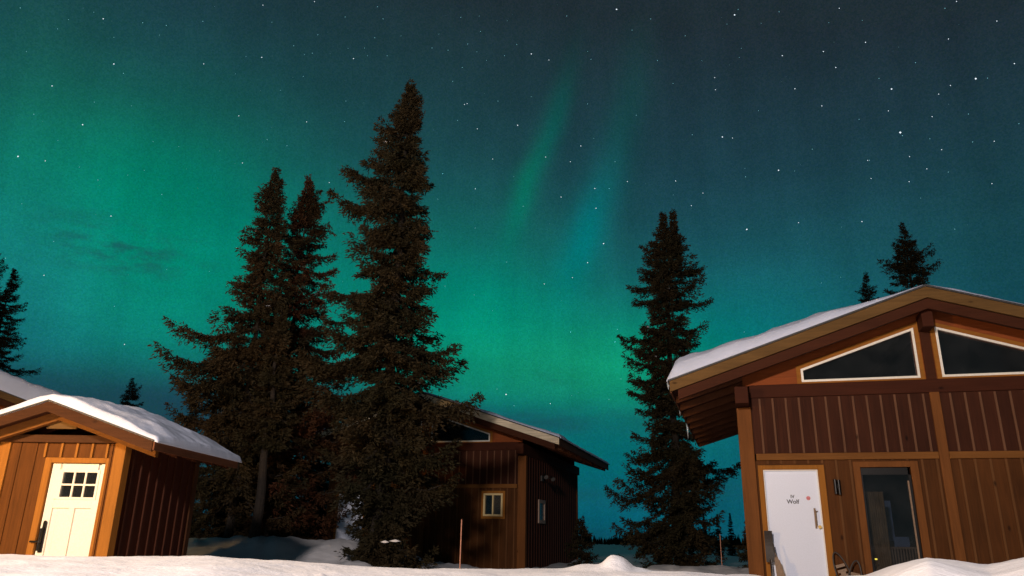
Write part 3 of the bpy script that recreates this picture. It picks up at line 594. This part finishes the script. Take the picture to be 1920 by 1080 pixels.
# ------------------------------------------------------------------ small shed with the lit door
def make_shed():
    c = empty('shed', (-5.807, 9.961, 0), R(-3)); tag(c, 'small wooden shed with brightly lit cream door and curved snow cap', 'shed')
    HW, D, ZR, HF = .85, 2.1, 3.04, 1.43
    w = MB()
    holes_wall(w, -HW+.02, HW-.15, 0, .06, .1, 2.55, [(-.125, .60, .1, 2.30)], 0)
    for s_ in (-.68, -.46): w.box(s_-.10, s_+.10, -.014, 0.001, .1, 2.55, 0)
    for u in (-.235, -.02, .185, .39, .59): w.box(u-.014, u+.014, -.03, .001, 2.368, 2.548, 1)
    for u in (.655, .69): w.box(u-.012, u+.012, -.03, .001, .1, 2.548, 0)
    w.build('wall', ['shed_board', 'trim'], c)
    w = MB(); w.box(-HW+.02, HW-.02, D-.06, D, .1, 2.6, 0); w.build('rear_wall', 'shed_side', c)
    w = MB()
    for s in (-1, 1):
        a, b = sorted((s*(HW-.03), s*(HW-.09))); w.box(a, b, .10, D-.1, .1, 2.6)
        for k in range(8):
            uu = sorted((s*(HW-.035), s*(HW-.01))); v = .22+k*.235; w.box(uu[0], uu[1], v-.016, v+.016, .1, 2.59, 1)
    w.prism([(-HW, 2.6), (HW, 2.6), (HW, 2.6), (0, ZR-.17)][:2]+[(HW, 2.61), (0, ZR-.17), (-HW, 2.61)], D-.06, D-.005)
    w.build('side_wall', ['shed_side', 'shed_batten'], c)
    for a, b, v0, v1 in ((HW-.146, HW, -.05, .10), (-HW, -HW+.146, -.05, .10), (HW-.12, HW, D-.1, D+.02), (-HW, -HW+.12, D-.1, D+.02)):
        p = MB(); p.box(a, b, v0, v1, .05, 2.57); p.build('corner_post', 'trim' if v0 < 1 else 'shed_rake', c, bevel=.006)
    p = MB(); p.box(-HW-.02, HW-.0, -.06, .06, 2.555, 2.652); p.build('front_beam', 'shed_beam', c, bevel=.006)
    for s in (-1, 1):
        a, b = sorted((s*(HW+.005), s*(HW-.11))); p = MB(); p.box(a, b, .065, D+.05, 2.575, 2.66); p.build('plate_beam', 'beam_dark', c)
    # door
    d = MB(); W_ = (.046, .50, 1.875, 2.185)
    holes_wall(d, -.12, .595, .045, .065, .27, 2.296, [W_])
    # sunk panels: raised stiles and rails
    for u0, u1, z0, z1 in ((-.12, -.02, .27, 1.85), (.20, .275, .27, 1.74), (.49, .595, .27, 1.85), (-.02, .49, 1.74, 1.845), (-.02, .49, 2.215, 2.296), (-.12, .016, 1.85, 2.296), (.53, .595, 1.85, 2.296), (-.02, .49, .27, .45)): d.box(u0, u1, .018, .046, z0, z1)
    dr = d.build('door', 'cream_door', c, bevel=.003)
    f = MB(); u0, u1, z0, z1 = W_
    f.box(u0-.03, u0, .008, .03, z0-.03, z1+.03); f.box(u1, u1+.03, .008, .03, z0-.03, z1+.03); f.box(u0, u1, .008, .03, z1, z1+.03); f.box(u0, u1, .008, .03, z0-.03, z0)
    for k in (1, 2): f.box(u0+(u1-u0)*k/3-.011, u0+(u1-u0)*k/3+.011, .010, .03, z0, z1)
    zm = (z0+z1)/2; st = (u1-u0)/3
    for k in range(3): f.box(u0+st*k+(.011 if k else 0), u0+st*(k+1)-(.011 if k < 2 else 0), .010, .03, zm-.011, zm+.011)
    wn_ = f.build('door_window', 'cream_door', dr)
    f = MB(); f.box(u0, u1, .04, .045, z0, z1); f.build('pane', 'glass', wn_)
    h = MB(); h.box(-.085, -.035, .0, .018, 1.20, 1.56); h.tube((-.06, .009, 1.56), (-.06, .0, 1.56), .025, n=16); h.tube((-.06, .01, 1.33), (-.06, -.06, 1.33), .012); h.tube((-.06, -.06, 1.33), (-.17, -.06, 1.33), .012)
    h.tube((-.06, .01, 1.50), (-.06, -.05, 1.48), .012); h.tube((-.06, -.05, 1.22), (-.06, -.05, 1.49), .013)
    h.build('handle', 'black', dr, bevel=.003)
    t = MB(); t.box(-.21, -.125, -.028, .06, .1, 2.366); t.box(.60, .655-.014, -.028, .06, .1, 2.366); t.box(-.125, .60, -.028, .06, 2.30, 2.366); t.build('door_frame', 'trim', c, bevel=.004)
    t = MB(); t.box(-.45, .8, .1, 1.9, .05, .2); t.build('floor', 'concrete', c)
    # roof
    r = MB()
    for s in (-1, 1):
        e = s*HF; poly = [(0, ZR-.09), (e, ZR-.09-SL*HF), (e, ZR-.02-SL*HF), (0, ZR-.02)]
        r.prism(poly if s > 0 else poly[::-1], -.46, 2.12)
    rf = r.build('roof', 'soffit', c)
    sh = MB()
    for s in (-1, 1):
        e = s*(HF+.02); poly = [(0, ZR-.018), (e, ZR-.018-SL*abs(e)), (e, ZR-SL*abs(e)), (0, ZR)]
        sh.prism(poly if s > 0 else poly[::-1], -.52, 2.17)
    sh.build('roofing', 'roofing', rf)
    fa = MB(); rake_pair(fa, HF, ZR-.02, -.50, -.463, 0, .13); fa.build('rake_board', 'shed_rake', rf)
    fa = MB(); rake_pair(fa, HF-.08, ZR-.02, -.24, -.16, .075, .20); fa.build('rake_rafter', 'beam', rf)
    fa = MB(); fa.prism([(-.2, ZR-.32), (.2, ZR-.32), (.2, ZR-.25), (0, ZR-.20), (-.2, ZR-.25)], -.155, -.12); fa.build('gusset', 'fascia', rf)
    for k in range(4):
        v = .25+k*.55
        for s in (-1, 1):
            u0, u1 = s*.02, s*(HF-.03); y0, y1 = ZR-.092-SL*abs(u0), ZR-.092-SL*abs(u1); poly = [(u0, y0-.10), (u1, y1-.08), (u1, y1), (u0, y0)]
            q_ = MB(); q_.prism(poly if s > 0 else poly[::-1], v-.02, v+.02); q_.build('rafter', 'rafter', rf)
    for s in (-1, 1):
        a, b = sorted((s*(HF+.005), s*(HF+.025))); z = ZR-SL*HF; fa = MB(); fa.box(a, b, -.49, 2.12, z-.13, z-.03); fa.build('eave_board', 'fascia_v', rf)
    def th(u, v):
        t = .17+.08*fbm(u*1.5, v*1.5, 6)+.06*np.exp(-((u-.15)/.5)**2)+.05*sstep(.2, 1.4, v)
        return t*(.6+.4*sstep(-.5, .1, v))*(1-.55*sstep(.9, 1.5, np.abs(u)))*(1-.3*sstep(1.2, 2.1, v))
    roof_snow(c, HF, ZR, -.52, 2.20, th, 11, over=.06)
    return c
make_shed()

# ------------------------------------------------------------------ spruces
def spruce(name, loc, H, prof, label, seed=1, mat_='needles', group=None, dz=.075, low=1.0, chunky=1.0, snow=8, trunk_r=None, leaders=(), extra_snow=(), dens=1.0, slim=.06):
    """loc: foot on the snow; H: height of the tip above the foot; prof: (height, reach left, reach right)"""
    rs = np.random.RandomState(seed)
    root = empty(name, loc); tag(root, label, 'tree', group)
    pr = np.array(sorted([(a, b, c) for a, b, c in prof]+[(H, .02, .02)])); hz = pr[:, 0]
    def RR(h, ph):
        l_ = np.interp(h, hz, pr[:, 1]); r_ = np.interp(h, hz, pr[:, 2]); t = .5+.5*math.cos(ph); base = l_*(1-t)+r_*t
        return max(.05, max(base, (.38 if h > .6*H else .62)*max(l_, r_)))
    tr = MB(); r0 = trunk_r or .013*H+.02; n = 10; prev = None
    cx = [0]; segs = 14
    pts = [Vector((.03*math.sin(k*1.3+seed), .03*math.cos(k*1.7+seed), -.3+(H+.3)*k/segs)) for k in range(segs+1)]
    rad = [max(.012, r0*(1-(k/segs))**.85) for k in range(segs+1)]; rad[0] *= 1.25
    vs = []; fs = []
    for k, (p, r_) in enumerate(zip(pts, rad)):
        for j in range(n): a = 2*math.pi*j/n; vs.append((p.x+r_*math.cos(a), p.y+r_*math.sin(a), p.z))
        if k:
            for j in range(n): fs.append(((k-1)*n+j, (k-1)*n+(j+1) % n, k*n+(j+1) % n, k*n+j))
    tr.add(vs, fs)
    C0 = []; DR = []; LEN = []; WID = []     # blade base, direction, length, width
    sn = []
    def branch(bx, by, h, ph, Lb, frac, limb=True):
        # frac 0 = tip of the tree, 1 = foot of the crown
        e0 = np.interp(frac, [0, .12, .35, 1], [.85, .30, .0, -.30])+rs.normal(0, .10)
        dirh = np.array([math.cos(ph), math.sin(ph)]); lat = np.array([-dirh[1], dirh[0]])
        sag = (.12+.30*frac)*Lb
        def pos(s): # s 0..1
            return np.stack([bx+dirh[0]*Lb*s, by+dirh[1]*Lb*s, h+math.tan(e0)*Lb*s-sag*np.sin(s*math.pi*.85)*.8+.16*Lb*s**3*frac], -1)
        if limb and Lb > .35 and rs.rand() < .75:
            k = 5; P0 = pos(np.linspace(0, .8, k))
            for i in range(k-1): tr.tube(P0[i], P0[i+1], .022*(1-i/k)*min(Lb, 1.4)+.004, .022*(1-(i+1)/k)*min(Lb, 1.4)+.004, 4)
        M_ = int((Lb/.024)*dens)+5
        s = rs.uniform(.06, 1, M_)**.85; side = np.where(rs.rand(M_) < .5, -1, 1)
        w = (.30*chunky*Lb*(1-s)**.75*np.clip(s*3, .4, 1)+(.055+.035*chunky)*min(1, .35+frac*4))*rs.uniform(.55, 1.25, M_); w = np.minimum(w, .55)
        b = pos(s); ang = rs.uniform(.5, 1.15, M_)
        td = np.stack([dirh[0]*np.cos(ang)+lat[0]*side*np.sin(ang), dirh[1]*np.cos(ang)+lat[1]*side*np.sin(ang), -.12-.45*frac*rs.rand(M_)], -1)
        K = np.maximum(3, (w/.036*dens).astype(int)+2)
        i = np.repeat(np.arange(M_), K); t = rs.uniform(0, 1, len(i))
        c = b[i]+td[i]*(w[i]*t)[:, None]; c[:, 2] -= (w[i]*t)**2*.5*(.4+frac)
        c += rs.normal(0, .014*chunky, c.shape)
        d = td[i]*.8+rs.normal(0, .42, c.shape); d /= np.linalg.norm(d, axis=1)[:, None]
        C0.append(c); DR.append(d); LEN.append(rs.uniform(.055, .125, len(i))*(.8+.25*chunky)*(.7+.3*min(1, frac*5))); WID.append(rs.uniform(.018, .036, len(i))*(.8+.3*chunky))
        if Lb > .6 and rs.rand() < .08: sn.append(pos(np.array([rs.uniform(.4, .85)]))[0])
    tops = [(0, 0, H, low, 1.0)]+[(lx, ly, lh, lb, sc_) for lx, ly, lh, lb, sc_ in leaders]
    for lx, ly, lh, lb, sc_ in tops:
        h = lh-.05; i = 0
        # leader shoot
        nb = 40; c = np.stack([rs.normal(lx, .012, nb), rs.normal(ly, .012, nb), rs.uniform(lh-.45, lh-.02, nb)], -1); d = np.stack([rs.normal(0, .4, nb), rs.normal(0, .4, nb), np.ones(nb)], -1); d /= np.linalg.norm(d, axis=1)[:, None]
        C0.append(c); DR.append(d); LEN.append(np.full(nb, .08)); WID.append(np.full(nb, .02))
        while h > lb:
            frac = (lh-h)/lh
            nb = rs.randint(4, 6) if frac > .06 else 3
            lv = rs.uniform(.56, 1.18); p0 = rs.uniform(0, 6.28)
            for j in range(nb):
                ph = p0+j*2*math.pi/nb+rs.normal(0, .35); Rm = RR(h, ph)*sc_
                Lb = max(.04, Rm-slim*min(1, 4*(1-frac*3.2)) if frac < .3 else Rm)*lv*(rs.uniform(.78, 1.12) if rs.rand() > .12 else rs.uniform(1.1, 1.3))
                branch(lx, ly, h+rs.normal(0, .05), ph, max(.07, Lb), frac)
            for j in range(4):          # short inner twigs fill the core
                ph = rs.uniform(0, 6.28); branch(lx, ly, h+rs.uniform(-.12, .12), ph, max(.06, RR(h, ph)*sc_*rs.uniform(.3, .6)), frac, False)
            h -= (dz*2.1+.07*min(1, frac*3))*rs.uniform(.65, 1.35)*(1 if frac > .12 else .55)
    tr.build('trunk', 'bark', root)
    C0 = np.concatenate(C0); DR = np.concatenate(DR); LEN = np.concatenate(LEN); WID = np.concatenate(WID)
    rn = rs.normal(0, 1, DR.shape); sd = np.cross(DR, rn); sd /= np.linalg.norm(sd, axis=1)[:, None]+1e-9
    a = C0; m1 = C0+DR*(LEN*.45)[:, None]; tip = C0+DR*LEN[:, None]; o_ = sd*(WID/2)[:, None]
    V = np.stack([a, m1+o_, tip, m1-o_], 1).reshape(-1, 3); Q = np.arange(len(V)).reshape(-1, 4)
    fastmesh('crown', V, Q, mat_, root)
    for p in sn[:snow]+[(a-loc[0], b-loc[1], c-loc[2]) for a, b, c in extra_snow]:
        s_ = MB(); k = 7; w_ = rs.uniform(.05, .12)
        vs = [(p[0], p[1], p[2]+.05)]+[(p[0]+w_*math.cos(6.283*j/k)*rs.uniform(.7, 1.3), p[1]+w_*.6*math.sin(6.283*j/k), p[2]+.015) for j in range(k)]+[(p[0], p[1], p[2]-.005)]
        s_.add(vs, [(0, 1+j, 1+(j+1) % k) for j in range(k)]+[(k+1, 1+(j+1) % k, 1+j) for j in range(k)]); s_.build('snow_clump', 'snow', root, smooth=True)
    return root
PROF = {
'big': (-2.74,16.78,12.58,[(12.5, 0.02, 0.03), (12.18, 0.15, 0.44), (11.71, 0.6, 0.5), (11.32, 0.71, 0.46), (10.99, 0.98, 0.17), (10.56, 1.08, 0.53), (10.26, 0.93, 0.61), (9.67, 1.41, 1.01), (9.17, 1.49, 0.47), (8.53, 1.67, 1.02), (8.04, 1.68, 1.22), (7.56, 1.41, 1.01), (7.16, 1.57, 1.09), (6.76, 1.72, 0.88), (6.24, 1.7, 0.82), (5.73, 1.68, 1.6), (4.98, 1.6, 1.58), (4.43, 1.43, 1.6), (3.77, 1.24, 1.49), (3.07, 1.06, 1.46), (2.28, 0.87, 1.55), (1.51, 0.69, 1.36)]),
'A': (-6.66,18.86,11.07,[(10.69, 0.1, 0.25), (10.28, 0.39, 0.27), (9.8, 0.44, 0.4), (9.32, 0.49, 0.6), (8.86, 0.72, 0.87), (8.24, 0.71, 0.93), (7.34, 0.8, 1.17), (7.05, 1.21, 1.2), (6.68, 1.55, 1.31), (6.25, 1.97, 1.36), (5.97, 1.71, 1.39), (5.48, 1.71, 1.44), (4.99, 1.77, 1.42), (4.25, 1.51, 1.43), (3.33, 1.17, 1.47), (2.69, 1.01, 1.28), (2.18, 0.74, 0.81)]),
'B': (-6.09,20.10,11.44,[(10.88, 0.18, 0.33), (10.37, 0.39, 0.5), (10.03, 0.55, 0.74), (9.53, 0.42, 0.69), (8.71, 0.4, 0.97), (7.75, 0.52, 1.14), (6.81, 0.56, 1.37), (5.61, 0.56, 1.55), (4.16, 0.52, 1.75), (2.78, 0.35, 1.73), (1.72, 0.08, 1.56)]),
'C': (-5.79,18.10,6.91,[(6.28, 0.13, 0.31), (5.73, 0.26, 0.53), (4.93, 0.42, 0.75), (4.15, 0.58, 0.83), (3.26, 0.72, 0.8), (2.41, 0.73, 0.77), (1.93, 0.54, 0.7)]),
'R1': (5.01,22.96,11.82,[(11.3, 0.2, 0.21), (10.73, 0.6, 0.69), (10.07, 1.09, 0.92), (9.88, 0.84, 1.52), (9.24, 1.17, 1.04), (8.88, 0.87, 1.36), (8.34, 0.89, 0.99), (7.63, 1.43, 1.2), (6.77, 1.54, 0.89), (5.67, 1.48, 0.83), (5.43, 0.92, 0.81), (4.77, 1.35, 1.26), (3.97, 1.62, 1.82), (3.04, 1.96, 1.22), (2.12, 2.14, 1.79), (1.38, 1.92, 1.5), (0.8, 1.63, 1.76)]),
'BH1': (15.78,27.84,13.77,[(13.12, 0.35, 0.33), (12.43, 0.67, 0.72), (12.09, 0.93, 1.2), (11.52, 1.26, 0.68), (11.19, 1.26, 1.37), (9.77, 1.67, 1.24), (7.66, 1.95, 1.09), (5.65, 2.42, 0.75), (3.73, 2.68, 0.62)]),
'BH2': (17.98,35.73,14.47,[(14.04, 0.27, 0.19), (13.52, 0.61, 0.47), (12.07, 0.93, 0.4), (9.37, 1.27, 0.29), (6.79, 1.59, -0.07), (4.32, 1.9, -0.41)]),
'edge0': (-29.77,40.17,17.18,[(16.36, 0.05, 0.47), (15.54, 0.19, 0.87), (14.9, 0.34, 0.96), (13.95, 0.26, 1.69), (12.38, 0.17, 2.14), (11.16, 0.17, 2.77), (9.96, -0.13, 2.9), (7.63, -0.42, 3.57), (3.74, -1.12, 4.45)]),
'edge': (-29.98,42.49,16.21,[(15.53, 0.07, 0.63), (14.36, 0.12, 0.84), (14.03, 0.35, 1.54), (13.04, 0.12, 0.82), (11.75, -0.02, 2.23), (11.27, -0.14, 1.84), (10.17, -0.4, 1.66), (8.01, -0.76, 2.42), (3.89, -1.58, 3.49)]),
'small': (-27.30,53.43,11.74,[(11.23, 0.22, 0.36), (10.65, 0.27, 0.73), (10.19, 0.45, 1.04), (8.37, 0.27, 1.62), (4.71, -0.22, 2.62)]),
}
def place(key, name, label, wide=1.0, **kw):
    X, Y, Z, pf = PROF[key]; pf = [(a, b*wide, c*wide) for a, b, c in pf]; g_ = GZ(X, Y); return spruce(name, (X, Y, g_), Z-g_, [(a-g_, b, c) for a, b, c in pf if a-g_ > .05], label, **kw)
place('big', 'spruce_tree', 'tallest dark spruce with chunky boughs standing before the dim cabin', seed=3, chunky=1.45, low=.4, dz=.088, slim=.16, dens=1.12, snow=12, extra_snow=((-2.31, 14.92, 1.34), (-2.12, 14.95, 1.36)))  # two snow clumps added to stand for the warm glare in the cabin glass
place('A', 'spruce_tree', 'left spruce of the close pair, wide drooping boughs beside the shed', seed=11, wide=1.12, mat_='needles_brown', chunky=1.2, low=1.15, dz=.07, trunk_r=.10)
place('B', 'spruce_tree', 'rusty-tinted spruce with a spiky top leaning against the left one', seed=17, wide=1.2, mat_='needles_red', chunky=1.15, low=.9, dz=.075, trunk_r=.10)
place('C', 'spruce_tree', 'short dark spruce hidden between the pair, only its bare trunk showing', seed=23, low=1.9, dz=.09, snow=0, trunk_r=.13)
place('R1', 'spruce_tree', 'lone twin-topped spruce between the dim cabin and the right cabin', seed=33, mat_='needles', low=.35, dz=.074, slim=.09, leaders=[(.36, .1, 11.3, 9.6, .42)], chunky=1.25, dens=1.1)
place('BH1', 'spruce_tree', 'spruce top rising behind the ridge of the right cabin', seed=41, low=3.5, dz=.12, snow=0, chunky=1.2)
place('BH2', 'spruce_tree', 'tiny spruce tip left of the ridge behind the right cabin roof', seed=43, low=8, dz=.14, snow=0)
place('edge0', 'spruce_tree', 'spruce cut by the left edge of the picture, outer one', seed=51, low=3, dz=.12, snow=0)
place('edge', 'spruce_tree', 'crooked-topped spruce above the thick snowy roof at far left', seed=53, low=3, dz=.11, snow=0, chunky=1.2, dens=.9)
place('small', 'spruce_tree', 'tiny far-off spruce tip showing above the shed roof', seed=57, low=5, dz=.16, snow=0, chunky=1.6)
# low spruces in the dark behind the trunks
PR = [(.4, .9, .9), (2, .8, .8), (4, .5, .5), (5.5, .2, .2)]
th0 = spruce('spruce_tree', (-10.2, 29.0, GZ(-10.2, 29)), 6.4, PR, 'low spruce in the dark thicket, leftmost beside the shed wall', seed=61, low=.2, dz=.12, snow=0, chunky=1.5)
spots = [((-11.8, 33, 1.1), 'low thicket spruce seen just right of the shed corner'), ((-9.0, 30, .95), 'low thicket spruce behind the bare trunk nearest the shed'), ((-10.3, 36, 1.2), 'low thicket spruce farthest back behind the left trunks'),
         ((-8.6, 33, 1.1), 'low thicket spruce between the two bare trunks'), ((-7.6, 30.5, .9), 'low thicket spruce left of the dim cabin corner'), ((-9.4, 38, 1.3), 'tall thicket spruce behind the dim cabin corner'), ((-12.9, 36, 1.25), 'thicket spruce hidden behind the shed roof edge')]
spots += [((15.6, 58, .5), 'distant low spruce between the twin-topped spruce and the right cabin wall'), ((17.4, 61, .55), 'distant low spruce nearest the post of the right cabin'), ((14.3, 57, .45), 'distant low spruce close to the twin-topped spruce foot'), ((16.6, 66, .6), 'farthest low spruce beside the right cabin'),
 ((-6.6, 27.5, .8), 'low thicket spruce close to the dim cabin corner, half hidden by the rusty spruce'), ((-7.9, 25.6, .75), 'short thicket spruce between the bare trunks and the dim cabin'), ((-9.9, 25.2, .8), 'short thicket spruce just right of the shed side wall'), ((-11.6, 27.5, .95), 'thicket spruce partly behind the shed eave')]
for k, ((x, y, s), lb) in enumerate(spots):
    c_ = copy_tree(th0); c_.location = (x, y, GZ(x, y)-.05); c_.scale = (s, s, s*.95); c_.rotation_euler.z = k*1.9; c_['label'] = lb
th1 = spruce('young_spruce', (2.30, 24.6, GZ(2.30, 24.6)), 1.35, [(.2, .5, .5), (.8, .35, .35), (1.4, .15, .15)], 'young spruce at the right corner of the dim cabin', seed=71, low=.1, dz=.06, snow=0)
for (x, y, s, lb) in ((5.9, 19.0, .8, 'dark sapling under the twin-topped spruce, near the right cabin'),):
    c_ = copy_tree(th1); c_.location = (x, y, GZ(x, y)); c_.scale = (s, s, s); c_['label'] = lb

# ------------------------------------------------------------------ small things
def stake(x, y, h, label, lean=.0, r=.012):
    t = MB(); t.tube((0, 0, -.3), (lean, 0, h), r, r*.8, 8); t.tube((lean, 0, h), (lean, 0, h+.015), r*.8, r*.3, 8)
    o = t.build('snow_stake', 'stake'); o.location = (x, y, GZ(x, y)); tag(o, label, 'stake', 'snow stakes')
stake(-.82, 13.98, 1.76-GZ(-.82, 13.98), 'thin reddish snow stake in front of the dim cabin wall')
stake(4.55, 16.8, 1.62-GZ(4.55, 16.8), 'thin pale snow stake before the twin-topped spruce', r=.007)

def in_cabin(u, v, z):       # a point beside the right cabin
    a = R(17); return (7.214+u*math.cos(a)+v*math.sin(a), 12.586-u*math.sin(a)+v*math.cos(a), z)
# shovel leaning blade-up left of the door
sh = empty('snow_shovel', in_cabin(-2.88, -.16, .35), R(-17)); tag(sh, 'snow shovel leaning blade up on the left of the white door', 'shovel')
b = MB(); nseg = 8
for k in range(nseg):
    a0, a1 = k/nseg, (k+1)/nseg; f0 = .05*math.sin(a0*math.pi); f1 = .05*math.sin(a1*math.pi)
    hw0 = .055+.012*a0; b.add([(-.065, f0, .82+.5*a0), (.065, f0, .82+.5*a0), (.065, f1, .82+.5*a1), (-.065, f1, .82+.5*a1), (-.065, f0+.008, .82+.5*a0), (.065, f0+.008, .82+.5*a0), (.065, f1+.008, .82+.5*a1), (-.065, f1+.008, .82+.5*a1)], [(0, 1, 2, 3), (7, 6, 5, 4), (0, 3, 7, 4), (1, 5, 6, 2), (3, 2, 6, 7), (0, 4, 5, 1)])
b.build('blade', 'rubber', sh)
b = MB(); b.tube((.02, -.03, 0), (.005, -.01, .86), .019, .019, 14); b.build('shaft', 'steel', sh, smooth=True)
b = MB(); b.tube((-.05, -.03, .0), (.09, -.03, .0), .017); b.build('grip', 'rubber', sh)
# scoop board leaning on the door
sc_ = empty('snow_scoop', in_cabin(-2.74, -.22, .35), R(-17)); tag(sc_, 'tan snow scoop leaning against the lower left of the white door', 'scoop')
b = MB(); b.prism([(-.03, 0), (.20, 0), (.0, .85), (-.06, .98), (-.075, .85)], 0, .012); b.prism([(.20, 0), (.212, .0), (.006, .86), (-.002, .85)], -.07, .012); b.build('pan', 'tan', sc_)
b = MB(); b.tube((-.05, .006, .9), (-.08, .03, 1.12), .012); b.build('handle', 'rubber', sc_)
# pair of snowshoes leaning right of the door
sn0 = empty('snowshoe', in_cabin(-1.80, -.12, .42), R(-17)); tag(sn0, 'dark snowshoe leaning to the left on the wall right of the white door', 'snowshoe', 'snowshoes by the door')
def shoe(root):
    b = MB(); pts = []
    for k in range(29):
        t = 2*math.pi*k/28; z = .42-.42*math.cos(t); w_ = .085*math.sin(t)*(1+.25*math.sin(z*3)); pts.append((w_, .03*max(0, z-.6), z+.0))
    for a_, c_ in zip(pts, pts[1:]): b.tube(a_, c_, .013, n=6)
    b.build('frame', 'rubber', root)
    b = MB()
    for k in range(6): z = .2+k*.08; b.box(-.07, .07, .002, .006, z, z+.045)
    b.box(-.04, .04, -.02, .0, .36, .52); b.build('webbing', 'tan', root)
shoe(sn0); sn0.rotation_euler = (R(-8), R(-16), R(-17))
sn0.location = in_cabin(-1.63, -.22, .55)
sn1 = copy_tree(sn0); sn1.location = in_cabin(-1.72, -.3, .42); sn1.rotation_euler = (R(-10), R(12), R(-17)); sn1['label'] = 'second snowshoe standing lower in front of the first by the door'
